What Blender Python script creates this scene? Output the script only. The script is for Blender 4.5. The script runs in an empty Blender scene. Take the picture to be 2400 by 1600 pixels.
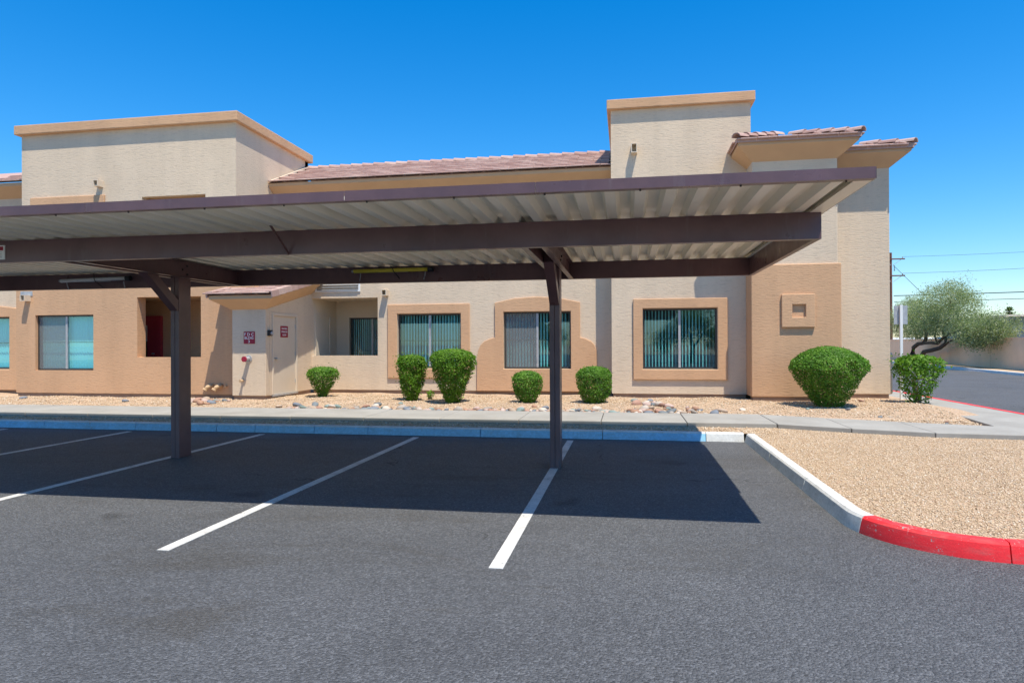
import bpy, bmesh, math, random
import numpy as np
from mathutils import Vector, Matrix
random.seed(7); RNG = np.random.default_rng(7)
sc = bpy.context.scene
COL = sc.collection
R = math.radians

# ------------------------------------------------------------ camera, sky, sun, exposure
YAW, PITCH, ROLL, FPX, CAMH = R(9.8), R(-.2), R(-.25), 1560.0, 1.6
def cam_matrix():
    c, s = math.cos, math.sin
    A = Matrix(((1,0,0),(0,0,-1),(0,1,0)))
    Ry = Matrix(((c(YAW),-s(YAW),0),(s(YAW),c(YAW),0),(0,0,1)))
    Rp = Matrix(((1,0,0),(0,c(PITCH),-s(PITCH)),(0,s(PITCH),c(PITCH))))
    Rr = Matrix(((c(ROLL),-s(ROLL),0),(s(ROLL),c(ROLL),0),(0,0,1)))
    M = Rr @ Rp @ A @ Ry.transposed()
    m = Matrix((M[0], -M[1], -M[2])).transposed().to_4x4()
    m.translation = (0, 0, CAMH)
    return m
cd = bpy.data.cameras.new('camera'); cam = bpy.data.objects.new('camera', cd); COL.objects.link(cam)
cd.sensor_width = 36; cd.lens = FPX / 2400 * 36; cd.clip_start = .05; cd.clip_end = 3000
cam.matrix_world = cam_matrix(); sc.camera = cam

SUN = Vector((.67, -.92, 2.88)).normalized()
SUN_EL = math.asin(SUN.z); SUN_ROT = math.atan2(SUN.x, SUN.y)
w = bpy.data.worlds.new('World'); sc.world = w; w.use_nodes = True
wn, wl = w.node_tree.nodes, w.node_tree.links
bg = wn['Background']; bg.inputs['Strength'].default_value = .124
sky = wn.new('ShaderNodeTexSky'); sky.sky_type = 'NISHITA'; sky.sun_disc = False
sky.sun_elevation = SUN_EL; sky.sun_rotation = SUN_ROT
sky.air_density = 1.3; sky.dust_density = .0; sky.ozone_density = 10.0; sky.altitude = 300
hs = wn.new('ShaderNodeHueSaturation'); hs.inputs['Saturation'].default_value = 1.30
wl.new(sky.outputs[0], hs.inputs['Color']); wl.new(hs.outputs[0], bg.inputs['Color'])
sd = bpy.data.lights.new('sun', 'SUN'); sd.energy = 4.4; sd.angle = R(.5); sd.color = (1, .93, .80)
sun = bpy.data.objects.new('sun', sd); COL.objects.link(sun)
sun.rotation_euler = SUN.to_track_quat('Z', 'Y').to_euler(); sun.location = SUN * 60
vs = sc.view_settings
vs.view_transform = 'Standard'; vs.look = 'None'; vs.exposure = .62; vs.gamma = 1; vs.use_curve_mapping = False
sc.render.engine = 'CYCLES'
sc.cycles.max_bounces = 8; sc.cycles.transparent_max_bounces = 12
sc.cycles.use_denoising = True

# ------------------------------------------------------------ materials
class NT:
    def __init__(s, name):
        s.m = bpy.data.materials.new(name); s.m.use_nodes = True
        s.n = s.m.node_tree.nodes; s.l = s.m.node_tree.links
        s.b = s.n['Principled BSDF']; s.out = s.n['Material Output']
    def new(s, t, **kw):
        o = s.n.new(t)
        for k, v in kw.items(): setattr(o, k, v)
        return o
    def link(s, a, b): s.l.new(a, b)
    def pos(s, scale=(1,1,1), obj=False):
        m = s.new('ShaderNodeMapping'); m.inputs['Scale'].default_value = scale
        if obj: s.link(s.new('ShaderNodeTexCoord').outputs['Object'], m.inputs['Vector'])
        else: s.link(s.new('ShaderNodeNewGeometry').outputs['Position'], m.inputs['Vector'])
        return m.outputs[0]
    def noise(s, vec, scale, detail=4, rough=.55, dist=0):
        n = s.new('ShaderNodeTexNoise'); n.inputs['Scale'].default_value = scale
        n.inputs['Detail'].default_value = detail; n.inputs['Roughness'].default_value = rough
        n.inputs['Distortion'].default_value = dist
        s.link(vec, n.inputs['Vector']); return n.outputs['Fac']
    def ramp(s, fac, stops):
        r = s.new('ShaderNodeValToRGB'); e = r.color_ramp.elements
        while len(e) < len(stops): e.new(.5)
        for el, (p, c) in zip(e, stops):
            el.position = p; el.color = (c, c, c, 1) if isinstance(c, (int, float)) else (*c, 1)
        s.link(fac, r.inputs[0]); return r.outputs[0]
    def mix(s, fac, a, b, mode='MIX'):
        m = s.new('ShaderNodeMix', data_type='RGBA', blend_type=mode)
        for sock, v in ((m.inputs[0], fac), (m.inputs[6], a), (m.inputs[7], b)):
            if isinstance(v, (int, float)): sock.default_value = v
            elif isinstance(v, tuple): sock.default_value = (*v, 1)
            else: s.link(v, sock)
        return m.outputs[2]
    def math(s, op, a, b=None):
        m = s.new('ShaderNodeMath', operation=op)
        for sock, v in ((m.inputs[0], a), (m.inputs[1], b)):
            if v is None: continue
            if isinstance(v, (int, float)): sock.default_value = v
            else: s.link(v, sock)
        return m.outputs[0]
    def bump(s, h, strength, dist):
        b = s.new('ShaderNodeBump'); b.inputs['Strength'].default_value = strength
        b.inputs['Distance'].default_value = dist
        s.link(h, b.inputs['Height']); s.link(b.outputs[0], s.b.inputs['Normal'])
    def col(s, v):
        if isinstance(v, tuple): s.b.inputs['Base Color'].default_value = (*v, 1)
        else: s.link(v, s.b.inputs['Base Color'])
    def rough(s, v, spec=None):
        if isinstance(v, (int, float)): s.b.inputs['Roughness'].default_value = v
        else: s.link(v, s.b.inputs['Roughness'])
        if spec is not None: s.b.inputs['Specular IOR Level'].default_value = spec
        return s
def sc3(c, k): return tuple(min(1, x * k) for x in c)

def stucco(name, c):
    t = NT(name)
    big = t.ramp(t.noise(t.pos(), .45, 5, .6), [(.3, sc3(c, .94)), (.7, sc3(c, 1.04))])
    fine = t.noise(t.pos((7, 7, 40)), 1.0, 4, .6, .7)
    grain = t.noise(t.pos((1, 1, 1.6)), 95, 3, .6)
    colr = t.mix(.35, big, t.ramp(fine, [(.30, .62), (.46, 1.)]), 'MULTIPLY')
    colr = t.mix(.3, colr, t.ramp(grain, [(.3, .8), (.65, 1.06)]), 'MULTIPLY')
    streak = t.ramp(t.noise(t.pos((1.6, 1.6, .14)), 1.0, 5, .65), [(.36, .80), (.55, 1.)])
    t.col(t.mix(.38, colr, streak, 'MULTIPLY')); t.rough(.92, .2)
    h = t.math('ADD', t.ramp(fine, [(.36, 0.), (.5, .8), (.65, 1.)]), t.math('MULTIPLY', grain, .5))
    t.bump(h, .35, .007)
    return t.m
def plain(name, c, rough=.6, spec=.4, var=.08, scale=6, bump=0, metal=0):
    t = NT(name)
    n = t.noise(t.pos(), scale, 5, .6)
    t.col(t.ramp(n, [(.3, sc3(c, 1 - var)), (.7, sc3(c, 1 + var))])); t.rough(rough, spec)
    t.b.inputs['Metallic'].default_value = metal
    if bump: t.bump(t.noise(t.pos(), 60, 4), bump, .004)
    return t.m

CREAM = (.67, .535, .39); TAN = (.60, .365, .21)
M = {}
M['cream'] = stucco('cream_stucco', CREAM)
M['tan'] = stucco('tan_stucco', TAN)
M['trim'] = plain('tan_trim_paint', (.55, .36, .21), .85, .2, .05, 2)
M['smooth_cream'] = plain('smooth_cream_paint', (.62, .52, .40), .7, .3, .04, 2)
M['stem'] = plain('stem_wall_paint', (.30, .20, .14), .9, .2, .15, 3, .3)
def steel_mat():
    t = NT('brown_steel_paint'); p = t.pos()
    base = t.ramp(t.noise(p, 1.6, 5, .65), [(.3, (.105, .055, .056)), (.7, (.165, .088, .088))])
    rust = t.ramp(t.noise(t.pos((1, 1, 2)), 7, 7, .75), [(.66, 0.), (.72, 1.)])
    c = t.mix(t.math('MULTIPLY', rust, .7), base, (.20, .085, .035))
    c = t.mix(t.ramp(t.noise(t.pos((3, 3, .4)), 2.2, 5, .7), [(.58, 0.), (.8, .35)]), c, (.26, .22, .20))
    t.col(c); t.rough(t.ramp(t.noise(p, 4, 4), [(.3, .26), (.7, .45)]), .5); t.bump(t.noise(p, 35, 4), .06, .004); return t.m
M['brown'] = steel_mat()
M['bronze'] = plain('bronze_window_frame', (.045, .04, .036), .4, .5, .1, 8)
M['black'] = plain('black_plastic', (.015, .015, .015), .4, .5, .1, 8)
M['white_metal'] = plain('white_enamel', (.75, .75, .72), .4, .5, .05, 8)
M['grey_metal'] = plain('grey_galvanised', (.42, .42, .42), .45, .5, .15, 12, 0, .3)
M['slat'] = plain('blind_slat_vinyl', (.90, .88, .83), .5, .4, .03, 8)
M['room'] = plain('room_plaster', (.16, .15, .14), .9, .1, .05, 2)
M['sign_red'] = plain('sign_red', (.30, .012, .035), .5, .4, .06, 8)
M['red_door'] = plain('red_door_paint', (.42, .045, .065), .5, .4, .08, 4)
M['concrete_pipe'] = plain('painted_pipe', (.55, .38, .22), .7, .3, .06, 8)
M['yellow'] = plain('yellowed_tube', (.75, .60, .05), .35, .5, .08, 6)

def deck_mat():
    t = NT('deck_steel_paint')
    n = t.noise(t.pos((1.5, .35, 1)), 3, 4, .6)
    t.col(t.ramp(n, [(.3, (.86, .81, .64)), (.7, (.92, .88, .74))])); t.rough(.38, .5)
    return t.m
M['deck'] = deck_mat()

def glass_mat():
    t = NT('window_glass')
    tr = t.new('ShaderNodeBsdfTransparent'); tr.inputs[0].default_value = (.68, .95, .975, 1)
    gl = t.new('ShaderNodeBsdfGlossy'); gl.inputs['Roughness'].default_value = .015
    gl.inputs['Color'].default_value = (.80, .92, 1, 1)
    fr = t.new('ShaderNodeLayerWeight'); fr.inputs['Blend'].default_value = .5
    f = t.math('ADD', t.math('MULTIPLY', t.math('POWER', fr.outputs['Facing'], 5.), .94), .075)
    mx = t.new('ShaderNodeMixShader'); t.link(f, mx.inputs[0]); t.link(tr.outputs[0], mx.inputs[1]); t.link(gl.outputs[0], mx.inputs[2])
    t.link(mx.outputs[0], t.out.inputs['Surface']); return t.m
M['glass'] = glass_mat()
def screen_mat():
    t = NT('insect_screen'); t.col((.24, .25, .25)); t.rough(.8)
    tr = t.new('ShaderNodeBsdfTransparent'); mx = t.new('ShaderNodeMixShader'); mx.inputs[0].default_value = .52
    t.link(tr.outputs[0], mx.inputs[1]); t.link(t.b.outputs[0], mx.inputs[2]); t.link(mx.outputs[0], t.out.inputs['Surface'])
    return t.m
M['screen'] = screen_mat()

def tile_mat():
    t = NT('concrete_roof_tile')
    oi = t.new('ShaderNodeObjectInfo')
    base = t.ramp(oi.outputs['Random'], [(0., (.40, .25, .21)), (.5, (.48, .32, .27)), (1., (.54, .39, .33))])
    t.col(t.mix(.5, base, t.ramp(t.noise(t.pos(), 9, 5, .65), [(.3, .7), (.7, 1.1)]), 'MULTIPLY')); t.rough(.85, .25)
    t.bump(t.noise(t.pos(), 50, 4), .25, .004); return t.m
M['tile'] = tile_mat()

def asphalt_mat():
    t = NT('asphalt')
    p = t.pos()
    big = t.ramp(t.noise(p, .32, 5, .6), [(.25, (.106, .109, .115)), (.75, (.140, .144, .151))])
    patch = t.ramp(t.noise(t.pos((.8, 1.5, 1)), .8, 7, .7, .6), [(.44, 1.), (.60, .84), (.70, .70)])
    vor = t.new('ShaderNodeTexVoronoi'); vor.inputs['Scale'].default_value = 74; t.link(p, vor.inputs['Vector'])
    spk = t.ramp(vor.outputs['Color'], [(.05, .48), (.6, 1.05), (.95, 2.0)])
    c = t.mix(.5, big, patch, 'MULTIPLY'); c = t.mix(.65, c, spk, 'MULTIPLY')
    fn = t.noise(p, 190, 3, .6)
    c = t.mix(.4, c, t.ramp(fn, [(.35, .6), (.65, 1.35)]), 'MULTIPLY')
    # oil drips and brownish dried stains of their own shape
    wp = t.new('ShaderNodeVectorMath', operation='ADD'); t.link(p, wp.inputs[0])
    nz = t.new('ShaderNodeTexNoise'); nz.inputs['Scale'].default_value = 3; nz.inputs['Detail'].default_value = 4; t.link(p, nz.inputs['Vector'])
    sc_ = t.new('ShaderNodeVectorMath', operation='SCALE'); sc_.inputs['Scale'].default_value = .5; t.link(nz.outputs['Color'], sc_.inputs[0]); t.link(sc_.outputs[0], wp.inputs[1])
    v2 = t.new('ShaderNodeTexVoronoi'); v2.inputs['Scale'].default_value = .8; t.link(wp.outputs[0], v2.inputs['Vector'])
    oil = t.math('MULTIPLY', t.ramp(v2.outputs['Distance'], [(.06, 1.), (.17, 0.)]), t.ramp(v2.outputs['Color'], [(.42, 0.), (.5, 1.)]))
    c = t.mix(t.math('MULTIPLY', oil, .5), c, (.035, .034, .033))
    st = t.ramp(t.noise(t.pos((.5, 1.6, 1)), .55, 6, .72, .9), [(.54, 0.), (.66, 1.)])
    c = t.mix(t.math('MULTIPLY', st, .45), c, (.075, .066, .052))
    # hairline cracks
    vc = t.new('ShaderNodeTexVoronoi', feature='DISTANCE_TO_EDGE'); vc.inputs['Scale'].default_value = .21; t.link(wp.outputs[0], vc.inputs['Vector'])
    ck = t.math('MULTIPLY', t.ramp(vc.outputs['Distance'], [(.0, 1.), (.0016, .0)]), t.ramp(t.noise(p, .7, 3), [(.5, 0.), (.58, 1.)]))
    c = t.mix(t.math('MULTIPLY', ck, .7), c, (.02, .02, .02))
    t.col(c); t.rough(t.ramp(fn, [(.3, .62), (.7, .9)]), .35)
    h = t.math('ADD', t.math('MULTIPLY', vor.outputs['Distance'], -1.0), t.math('MULTIPLY', fn, .6))
    t.bump(h, 1., .018); return t.m
M['asphalt'] = asphalt_mat()

def paint_mat(name, c, wear=.35, under=(.36, .345, .31), chip=.66):
    t = NT(name); p = t.pos()
    w1 = t.noise(p, 22, 6, .7); w2 = t.noise(p, 2.5, 5, .65)
    f = t.ramp(t.math('ADD', w1, t.math('MULTIPLY', w2, .7)), [(.55, 0.), (.95, 1.)])
    c1 = t.mix(f, c, sc3(c, 1 - wear))
    c1 = t.mix(.6, c1, t.ramp(t.noise(p, 120, 3), [(.3, .8), (.6, 1.05)]), 'MULTIPLY')
    dirt = t.ramp(t.noise(t.pos((1, 1, 4)), 5, 6, .7, .5), [(.48, 0.), (.72, 1.)])
    c1 = t.mix(t.math('MULTIPLY', dirt, .3), c1, (.24, .21, .18))
    ch = t.ramp(t.math('ADD', t.math('MULTIPLY', t.noise(p, 34, 6, .72), .65), t.math('MULTIPLY', w2, .45)), [(chip, 0.), (chip + .025, 1.)])
    c1 = t.mix(ch, c1, under)
    t.col(c1); t.rough(.75, .3)
    h = t.math('SUBTRACT', t.noise(p, 70, 5, .65), t.math('MULTIPLY', ch, .5)); t.bump(h, .35, .006); return t.m
M['line'] = paint_mat('white_line_paint', (.70, .69, .66), .25, (.11, .112, .118), .645)
M['kerb_white'] = paint_mat('white_kerb_paint', (.74, .74, .71), .22)
M['kerb_blue'] = paint_mat('blue_kerb_face', (.36, .70, .97), .25)  # blue for front kerb faces except the right end piece; tops are white
M['kerb_red'] = paint_mat('red_kerb_paint', (.92, .035, .045), .10)
def concrete_mat():
    t = NT('walk_concrete'); p = t.pos()
    a = t.ramp(t.noise(p, 1.3, 6, .65), [(.3, (.28, .265, .235)), (.7, (.37, .355, .32))])
    t.col(t.mix(.5, a, t.ramp(t.noise(p, 90, 4), [(.3, .82), (.7, 1.06)]), 'MULTIPLY')); t.rough(.9, .25)
    t.bump(t.noise(p, 130, 4), .25, .004); return t.m
M['concrete'] = concrete_mat()
def gravel_base():
    t = NT('decomposed_granite'); p = t.pos()
    vor = t.new('ShaderNodeTexVoronoi'); vor.inputs['Scale'].default_value = 45; t.link(p, vor.inputs['Vector'])
    a = t.ramp(vor.outputs['Color'], [(.0, (.38, .25, .16)), (.5, (.52, .37, .25)), (1., (.60, .46, .33))])
    t.col(t.mix(.6, a, t.ramp(t.noise(p, 1.2, 5), [(.3, .8), (.7, 1.1)]), 'MULTIPLY')); t.rough(.95, .15)
    t.bump(t.math('MULTIPLY', vor.outputs['Distance'], -1.), .9, .02); return t.m
M['gravel'] = gravel_base()
def attr_mat(name, stops, rough=.9, trans=0, noise=0, attr='rnd', spec=.25):
    t = NT(name); a = t.new('ShaderNodeAttribute', attribute_name=attr)
    c = t.ramp(a.outputs['Fac'], stops)
    if noise: c = t.mix(.5, c, t.ramp(t.noise(t.pos(), noise, 3), [(.3, .75), (.7, 1.15)]), 'MULTIPLY')
    t.col(c); t.rough(rough, spec)
    if trans:
        tl = t.new('ShaderNodeBsdfTranslucent'); t.link(t.mix(1., c, (1., 1.25, .5), 'MULTIPLY'), tl.inputs[0])
        mx = t.new('ShaderNodeMixShader'); mx.inputs[0].default_value = trans
        t.link(t.b.outputs[0], mx.inputs[1]); t.link(tl.outputs[0], mx.inputs[2]); t.link(mx.outputs[0], t.out.inputs['Surface'])
    return t.m
M['pebble'] = attr_mat('granite_pebbles', [(0., (.32, .19, .11)), (.08, (.48, .34, .21)), (.5, (.56, .415, .27)), (.85, (.61, .48, .34)), (1., (.68, .60, .48))], .9)
M['leaf_dark'] = attr_mat('hedge_leaf', [(0., (.16, .11, .04)), (.03, (.050, .13, .012)), (.5, (.105, .24, .022)), (1., (.20, .36, .045))], .5, .3)
M['leaf_light'] = attr_mat('light_leaf', [(0., (.20, .15, .05)), (.03, (.055, .14, .010)), (.5, (.11, .24, .016)), (1., (.21, .36, .03))], .5, .35)
M['leaf_olive'] = attr_mat('tree_leaf', [(0., (.15, .19, .09)), (.5, (.27, .32, .17)), (.88, (.38, .42, .26)), (1., (.62, .60, .50))], .6, .35)
M['leaf_palm'] = attr_mat('palm_leaf', [(0., (.05, .09, .03)), (1., (.11, .17, .05))], .6, .2)
def bark(name, c):
    t = NT(name); n = t.noise(t.pos((9, 9, 2.5)), 2.5, 5, .7)
    t.col(t.ramp(n, [(.3, sc3(c, .55)), (.7, sc3(c, 1.3))])); t.rough(.95, .15); t.bump(n, .6, .02); return t.m
M['bark'] = bark('bark', (.10, .07, .05)); M['twig'] = bark('twig_bark', (.22, .16, .10)); M['pole_wood'] = bark('pole_wood', (.16, .08, .06))
def rock_mat():
    t = NT('river_rock'); oi = t.new('ShaderNodeObjectInfo')
    t.col(t.mix(.6, oi.outputs['Color'], t.ramp(t.noise(t.pos((1,1,1), True), 3.5, 5, .65), [(.3, .75), (.7, 1.15)]), 'MULTIPLY'))
    t.rough(.75, .3); t.bump(t.noise(t.pos(), 40, 4), .2, .005); return t.m
M['rock'] = rock_mat()
M['block_wall'] = plain('block_wall_stucco', (.80, .56, .38), .9, .2, .08, .8, .3)
M['sand'] = plain('sandy_soil', (.46, .34, .23), .95, .1, .18, .6, .3)
M['blue_panel'] = plain('slate_blue_cladding', (.07, .10, .16), .6, .3, .06, 1)
M['pale_panel'] = plain('pale_cladding', (.62, .58, .52), .7, .3, .05, 1)

# ------------------------------------------------------------ mesh helpers
class MB:
    def __init__(s): s.v, s.f = [], []
    def add(s, vs_, fs):
        o = len(s.v); s.v += [tuple(v) for v in vs_]; s.f += [tuple(i + o for i in f) for f in fs]; return s
    def box(s, x0, x1, y0, y1, z0, z1):
        return s.add([(x0,y0,z0),(x1,y0,z0),(x1,y1,z0),(x0,y1,z0),(x0,y0,z1),(x1,y0,z1),(x1,y1,z1),(x0,y1,z1)],
                     [(0,3,2,1),(4,5,6,7),(0,1,5,4),(1,2,6,5),(2,3,7,6),(3,0,4,7)])
    def quad(s, a, b, c, d): return s.add([a, b, c, d], [(0,1,2,3)])
    def beam(s, a, b, wd, ht, up=(0,0,1)):
        a, b = Vector(a), Vector(b); d = (b - a).normalized(); u = Vector(up)
        r = d.cross(u).normalized() * wd / 2; u = r.cross(d).normalized() * ht / 2
        vs_ = [p + sx * r + sy * u for p in (a, b) for sx, sy in ((-1,-1),(1,-1),(1,1),(-1,1))]
        return s.add(vs_, [(3,2,1,0),(4,5,6,7),(0,1,5,4),(1,2,6,5),(2,3,7,6),(3,0,4,7)])
    def tube(s, pts, rad, n=8, cap=True):
        pts = [Vector(p) for p in pts]; rad = rad if isinstance(rad, (list, tuple)) else [rad] * len(pts)
        rings = []; ref = Vector((.31, .17, .94))
        for i, p in enumerate(pts):
            d = (pts[min(i+1, len(pts)-1)] - pts[max(i-1, 0)]).normalized()
            if abs(d.dot(ref)) > .95: ref = Vector((.9, .3, .1))
            a = d.cross(ref).normalized(); b = d.cross(a)
            rings.append([p + rad[i] * (math.cos(t) * a + math.sin(t) * b) for t in [2*math.pi*k/n for k in range(n)]])
        fs = [(i*n+k, (i+1)*n+k, (i+1)*n+(k+1) % n, i*n+(k+1) % n) for i in range(len(pts)-1) for k in range(n)]
        if cap: fs += [tuple(range(n)), tuple(reversed(range((len(pts)-1)*n, len(pts)*n)))]
        return s.add([v for r_ in rings for v in r_], fs)
    def build(s, name, mat, parent=None, smooth=False, bevel=0, seg=2, recalc=True):
        me = bpy.data.meshes.new(name); me.from_pydata(s.v, [], s.f)
        if recalc:
            bm = bmesh.new(); bm.from_mesh(me); bmesh.ops.remove_doubles(bm, verts=bm.verts, dist=1e-5)
            bmesh.ops.recalc_face_normals(bm, faces=bm.faces); bm.to_mesh(me); bm.free()
        if mat: me.materials.append(M[mat])
        if smooth: me.polygons.foreach_set('use_smooth', [True] * len(me.polygons))
        return link(name, me, parent, bevel, seg)
def link(name, me, parent=None, bevel=0, seg=2):
    o = bpy.data.objects.new(name, me); COL.objects.link(o)
    setpar(o, parent)
    if bevel:
        b = o.modifiers.new('bevel', 'BEVEL'); b.width = bevel; b.segments = seg; b.limit_method = 'ANGLE'; b.angle_limit = R(40)
    return o
def setpar(o, parent):
    if parent is None: return
    o.parent = parent
    o.matrix_parent_inverse = Matrix.Translation(-Vector(parent['at'])) if 'at' in parent else Matrix()
def thing(name, loc, label, cat, group=None):
    o = bpy.data.objects.new(name, None); COL.objects.link(o); o.location = loc; o['at'] = tuple(loc)
    o.empty_display_size = .2
    return tag(o, label, cat, group)
def tag(o, label, cat, group=None):
    o['label'] = label; o['category'] = cat
    if group: o['group'] = group
    return o
def kind(o, k, label=None):
    o['kind'] = k
    if label: o['label'] = label
    return o
def poly_fill(outline, holes=()):
    bm = bmesh.new(); es = []
    for loop in [outline, *holes]:
        vs_ = [bm.verts.new((x, y, 0)) for x, y in loop]
        es += [bm.edges.new((vs_[i], vs_[(i+1) % len(vs_)])) for i in range(len(vs_))]
    bmesh.ops.triangle_fill(bm, edges=es, use_beauty=True)
    bm.verts.index_update()
    v = [(q.co.x, q.co.y) for q in bm.verts]; f = [tuple(q.index for q in fc.verts) for fc in bm.faces]
    bm.free(); return v, f
def plate_xz(outline, y0, y1, holes=()):
    """a plaster plate in the wall plane, y0 nearer the viewer"""
    v, f = poly_fill(outline, holes); m = MB(); n = len(v)
    m.add([(x, y0, z) for x, z in v] + [(x, y1, z) for x, z in v], f + [tuple(i + n for i in q) for q in f])
    for loop in [outline, *holes]:
        for i in range(len(loop)):
            a, b = loop[i], loop[(i+1) % len(loop)]
            m.quad((a[0], y0, a[1]), (b[0], y0, b[1]), (b[0], y1, b[1]), (a[0], y1, a[1]))
    return m
def sheet(outline, z):
    v, f = poly_fill(outline); m = MB(); m.add([(x, y, z) for x, y in v], f); return m
def slab(outline, z0, z1):
    v, f = poly_fill(outline); m = MB(); n = len(v)
    m.add([(x, y, z1) for x, y in v] + [(x, y, z0) for x, y in v], f + [tuple(i + n for i in q) for q in f])
    for i in range(len(outline)):
        a, b = outline[i], outline[(i+1) % len(outline)]
        m.quad((*a, z0), (*b, z0), (*b, z1), (*a, z1))
    return m
def wall_x(x0, x1, z0, z1, y, holes=(), rev=.14, depth=.22):
    """front face in the plane y with rectangular openings, their reveals and the edges of the wall"""
    xs = sorted({x0, x1, *[h[0] for h in holes], *[h[1] for h in holes]}); zs = sorted({z0, z1, *[h[2] for h in holes], *[h[3] for h in holes]})
    m = MB()
    for i in range(len(xs)-1):
        for j in range(len(zs)-1):
            cx, cz = (xs[i]+xs[i+1])/2, (zs[j]+zs[j+1])/2
            if any(h[0] < cx < h[1] and h[2] < cz < h[3] for h in holes): continue
            m.quad((xs[i],y,zs[j]),(xs[i+1],y,zs[j]),(xs[i+1],y,zs[j+1]),(xs[i],y,zs[j+1]))
    for a, b, c, d in holes:
        Y = y + rev
        m.quad((a,y,c),(a,Y,c),(a,Y,d),(a,y,d)); m.quad((b,y,c),(b,Y,c),(b,Y,d),(b,y,d))
        m.quad((a,y,c),(b,y,c),(b,Y,c),(a,Y,c)); m.quad((a,y,d),(b,y,d),(b,Y,d),(a,Y,d))
    Y = y + depth
    m.quad((x0,y,z0),(x0,Y,z0),(x0,Y,z1),(x0,y,z1)); m.quad((x1,y,z0),(x1,Y,z0),(x1,Y,z1),(x1,y,z1))
    m.quad((x0,y,z1),(x1,y,z1),(x1,Y,z1),(x0,Y,z1)); m.quad((x0,y,z0),(x1,y,z0),(x1,Y,z0),(x0,Y,z0))
    return m
def rect(a, b, c, d): return [(a, c), (b, c), (b, d), (a, d)]
def set_attr(me, vals, name='rnd'):
    at = me.attributes.new(name, 'FLOAT', 'POINT'); at.data.foreach_set('value', np.asarray(vals, np.float32))
def np_mesh(name, V, F, mat, rnd=None):
    me = bpy.data.meshes.new(name); V = np.asarray(V, np.float32); F = np.asarray(F, np.int32)
    k = F.shape[1]; me.vertices.add(len(V)); me.vertices.foreach_set('co', V.ravel())
    me.loops.add(F.size); me.loops.foreach_set('vertex_index', F.ravel())
    me.polygons.add(len(F)); me.polygons.foreach_set('loop_start', np.arange(0, F.size, k, dtype=np.int32))
    me.polygons.foreach_set('loop_total', np.full(len(F), k, np.int32))
    me.update(calc_edges=True)
    if rnd is not None: set_attr(me, rnd)
    me.materials.append(M[mat]); return me

# ------------------------------------------------------------ ground, asphalt, kerbs, walks, gravel
g = MB().quad((-900,-900,-.06),(900,-900,-.06),(900,900,-.06),(-900,900,-.06)).build('ground', 'sand', recalc=False); kind(g, 'structure')
lot = MB().box(-60, 60, -60, 11.5, -.3, 0).build('parking_lot', 'asphalt'); kind(lot, 'structure')
road = MB().box(6.0, 18.4, 11.5, 140, -.3, -.002).build('side_road', 'asphalt'); kind(road, 'structure')
for x in (-17.2, -14.5, -11.82, -9.13, -6.45, -3.58, -.93):
    MB().box(x-.052, x+.052, 4.66, 11.0, .0, .004).build('parking_line', 'line', lot)

def kerb_piece(path, zt=.14, wd=.15, pre=None, post=None):
    """sweep a battered kerb along a 2D path; the road lies on the right-hand side of the path"""
    pts = [Vector(p) for p in path]; prof = [(0., -.1), (0., 0.), (.03, zt - .02), (.05, zt), (wd, zt), (wd, -.1)]
    m = MB(); rings = []
    for i, p in enumerate(pts):
        p_ = pts[i-1] if i else (Vector(pre) if pre else p); q_ = pts[i+1] if i < len(pts)-1 else (Vector(post) if post else p)
        d = ((p - p_).normalized() + (q_ - p).normalized()).normalized(); nrm = Vector((-d.y, d.x))
        rings.append([(p.x + nrm.x*o, p.y + nrm.y*o, z) for o, z in prof])
    k = len(prof); n = len(rings)
    fs = [(i*k+j, (i+1)*k+j, (i+1)*k+(j+1) % k, i*k+(j+1) % k) for i in range(n-1) for j in range(k)]
    m.add([v for r_ in rings for v in r_], fs + [tuple(range(k)), tuple(range((n-1)*k, n*k))])
    return m
def soft(o):
    o.data.polygons.foreach_set('use_smooth', [True]*len(o.data.polygons)); o.data.set_sharp_from_angle(angle=R(30)); return o
kerb = MB().box(-30, 1.86, 11.34, 11.37, -.1, .10).build('front_kerb', 'concrete'); kind(kerb, 'structure')
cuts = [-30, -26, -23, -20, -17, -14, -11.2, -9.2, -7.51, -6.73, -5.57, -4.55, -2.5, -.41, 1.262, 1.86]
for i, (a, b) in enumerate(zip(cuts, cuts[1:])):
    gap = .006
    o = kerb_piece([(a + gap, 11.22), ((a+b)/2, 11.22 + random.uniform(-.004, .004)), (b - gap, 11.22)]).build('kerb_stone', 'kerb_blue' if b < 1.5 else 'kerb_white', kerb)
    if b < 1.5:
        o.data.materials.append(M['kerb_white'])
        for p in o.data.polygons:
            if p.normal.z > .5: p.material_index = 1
def arc(cx, cy, r, a0, a1, n): return [(cx + r*math.cos(R(a0+(a1-a0)*k/n)), cy + r*math.sin(R(a0+(a1-a0)*k/n))) for k in range(n+1)]
A1 = arc(2.86, 6.34, 1.0, 180, 270, 24)      # the corner of the island
A2 = arc(6.3, 6.84, 1.5, 270, 360, 8)
ik = MB().box(1.99, 2.01, 7.0, 11.2, -.1, .1).build('island_kerb', 'concrete'); kind(ik, 'structure')
isl = [[(1.86, 11.22), (1.86, 10.3), (1.86, 9.42)], [(1.86, 9.41), (1.86, 8.5), (1.86, 7.64)], [(1.86, 7.63), (1.86, 6.9), (1.86, 6.5), *A1[:6]],
       A1[5:23], [A1[22], A1[23], A1[24], (3.6, 5.34), (4.5, 5.34)], [(4.51, 5.34), (5.4, 5.34), A2[0]], A2, [(7.8, 6.84), (7.8, 9.5)]]
for y in range(10, 60, 3): isl.append([(7.8, y - .5), (7.8, y + 2.49)])
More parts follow.
